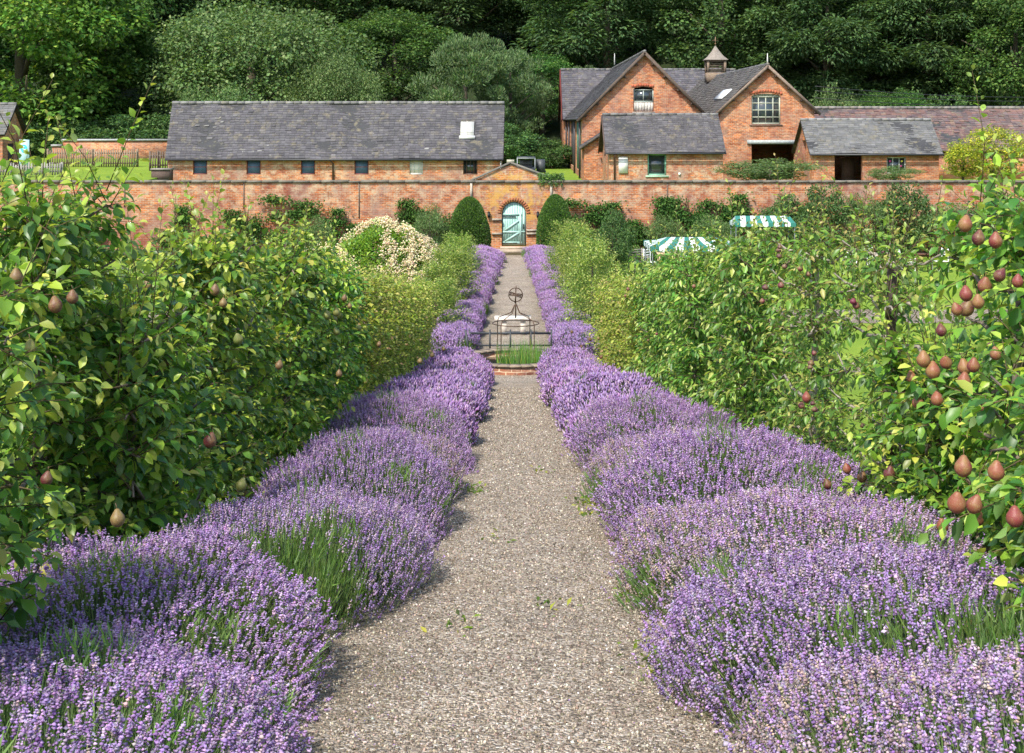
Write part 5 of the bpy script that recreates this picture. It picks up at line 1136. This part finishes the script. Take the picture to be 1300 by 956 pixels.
GLv='lavender bushes along the left of the path'; GRv='lavender bushes along the right of the path'
O=['nearest','second','third','fourth','fifth','sixth','seventh','eighth','ninth','tenth','eleventh','twelfth','thirteenth','fourteenth']
Lx=[(-1.85,4.9,'a',1.0,.85),(-1.9,6.5,'a',.92,.66),(-1.42,8.9,'b',.72,.98),(-1.32,11.3,'a',.72,.92),(-1.32,13.6,'c',.74,.92),(-1.3,16.0,'a',.74,.98),(-1.3,18.3,'e',.74,1.0),(-1.38,21.3,'f',.82,1.05),(-1.3,23.7,'e',.76,1.0),(-1.28,26.1,'e',.74,1),(-1.25,28.6,'e',.7,1),(-1.2,30.7,'e',.68,1)]
Rx_=[(1.80,4.6,'c',1.0,.9),(1.84,6.6,'d',1.08,.98),(1.75,8.7,'c',1.0,1.0),(1.75,10.9,'a',1.0,1.0),(1.72,13.1,'c',.97,1.0),(1.65,15.3,'a',.9,1.0),(1.6,17.6,'e',.9,1),(1.5,19.9,'e',.85,1),(1.45,22.3,'e',.8,1),(1.38,25.3,'f',.76,1),(1.32,27.8,'e',.74,1),(1.28,30.4,'e',.72,1)]
extra={(-1,0):'at the bottom left corner',(-1,1):'below the left pear tree',(-1,2):'with a bare green front',(1,0):'at the bottom of the picture',(1,1):'with a green flowerless patch'}
for side,L,g,nm in ((-1,Lx,GLv,'left'),(1,Rx_,GRv,'right')):
    for i,(x,y,k,sx,sz) in enumerate(L):
        lav(k,x+.03,y,[0,.3,-.2,.15,-.35][i%5] if k in 'bdf' else (PI*(i%2)+.1*(i%3)),(sx,1.0,sz),'purple lavender bush, %s on the %s of the path%s'%(O[i],nm,(' '+extra[(side,i)]) if (side,i) in extra else ''),g)
for side,nm in ((-1,'left'),(1,'right')):
    for i,y in enumerate([36.6,39,41.4,44,46.7,49.5,52.3,55,57.8,60.2]):
        w=1.5 if i<2 else 1.18
        lav('e' if i%3 else 'f',side*(w+(.14 if i>1 else .05))+.02,y,(0 if side<0 else PI)+.06*i,(.62 if i<2 else .44,1.1,1.0 if i<2 else .92),'purple lavender bush beyond the pond on the %s, %s from the pond'%(nm,O[i] if i else 'next'),'lavender bushes beyond the pond')

# ================================================================== CAMERA, LIGHT, SKY
cam=bpy.data.cameras.new('camera'); co=bpy.data.objects.new('camera',cam); COL.objects.link(co); C.camera=co
co.location=(0,0,CZ); co.rotation_euler=(PI/2,0,0); cam.sensor_fit='HORIZONTAL'; cam.sensor_width=36; cam.lens=F/1300*36
cam.shift_x=-2/1300; cam.shift_y=-(478-HY)/1300; cam.clip_start=.1; cam.clip_end=3000
el=math.radians(52); az=math.radians(-150)    # direction towards the sun, measured from +Y towards +X: behind the camera and to the left
sd=Vector((math.sin(az)*math.cos(el),math.cos(az)*math.cos(el),math.sin(el)))
sun=bpy.data.lights.new('sun','SUN'); so=bpy.data.objects.new('sun',sun); COL.objects.link(so); sun.energy=3.4; sun.angle=math.radians(1.5); sun.color=(1,.94,.84)
so.rotation_euler=sd.to_track_quat('Z','Y').to_euler(); so.location=(-20,-20,40)
w=bpy.data.worlds.new('World'); C.world=w; w.use_nodes=True; nt=w.node_tree; bg=nt.nodes['Background']
sk=nt.nodes.new('ShaderNodeTexSky'); sk.sky_type='NISHITA'; sk.sun_disc=False; sk.sun_elevation=el; sk.sun_rotation=az; sk.air_density=1.2; sk.dust_density=1.5
nt.links.new(sk.outputs[0],bg.inputs[0]); bg.inputs[1].default_value=.15
C.view_settings.view_transform='Standard'; C.view_settings.look='None'; C.view_settings.gamma=1; C.view_settings.exposure=1.04
C.cycles.max_bounces=6; C.cycles.diffuse_bounces=3; C.cycles.transmission_bounces=4; C.cycles.use_denoising=True
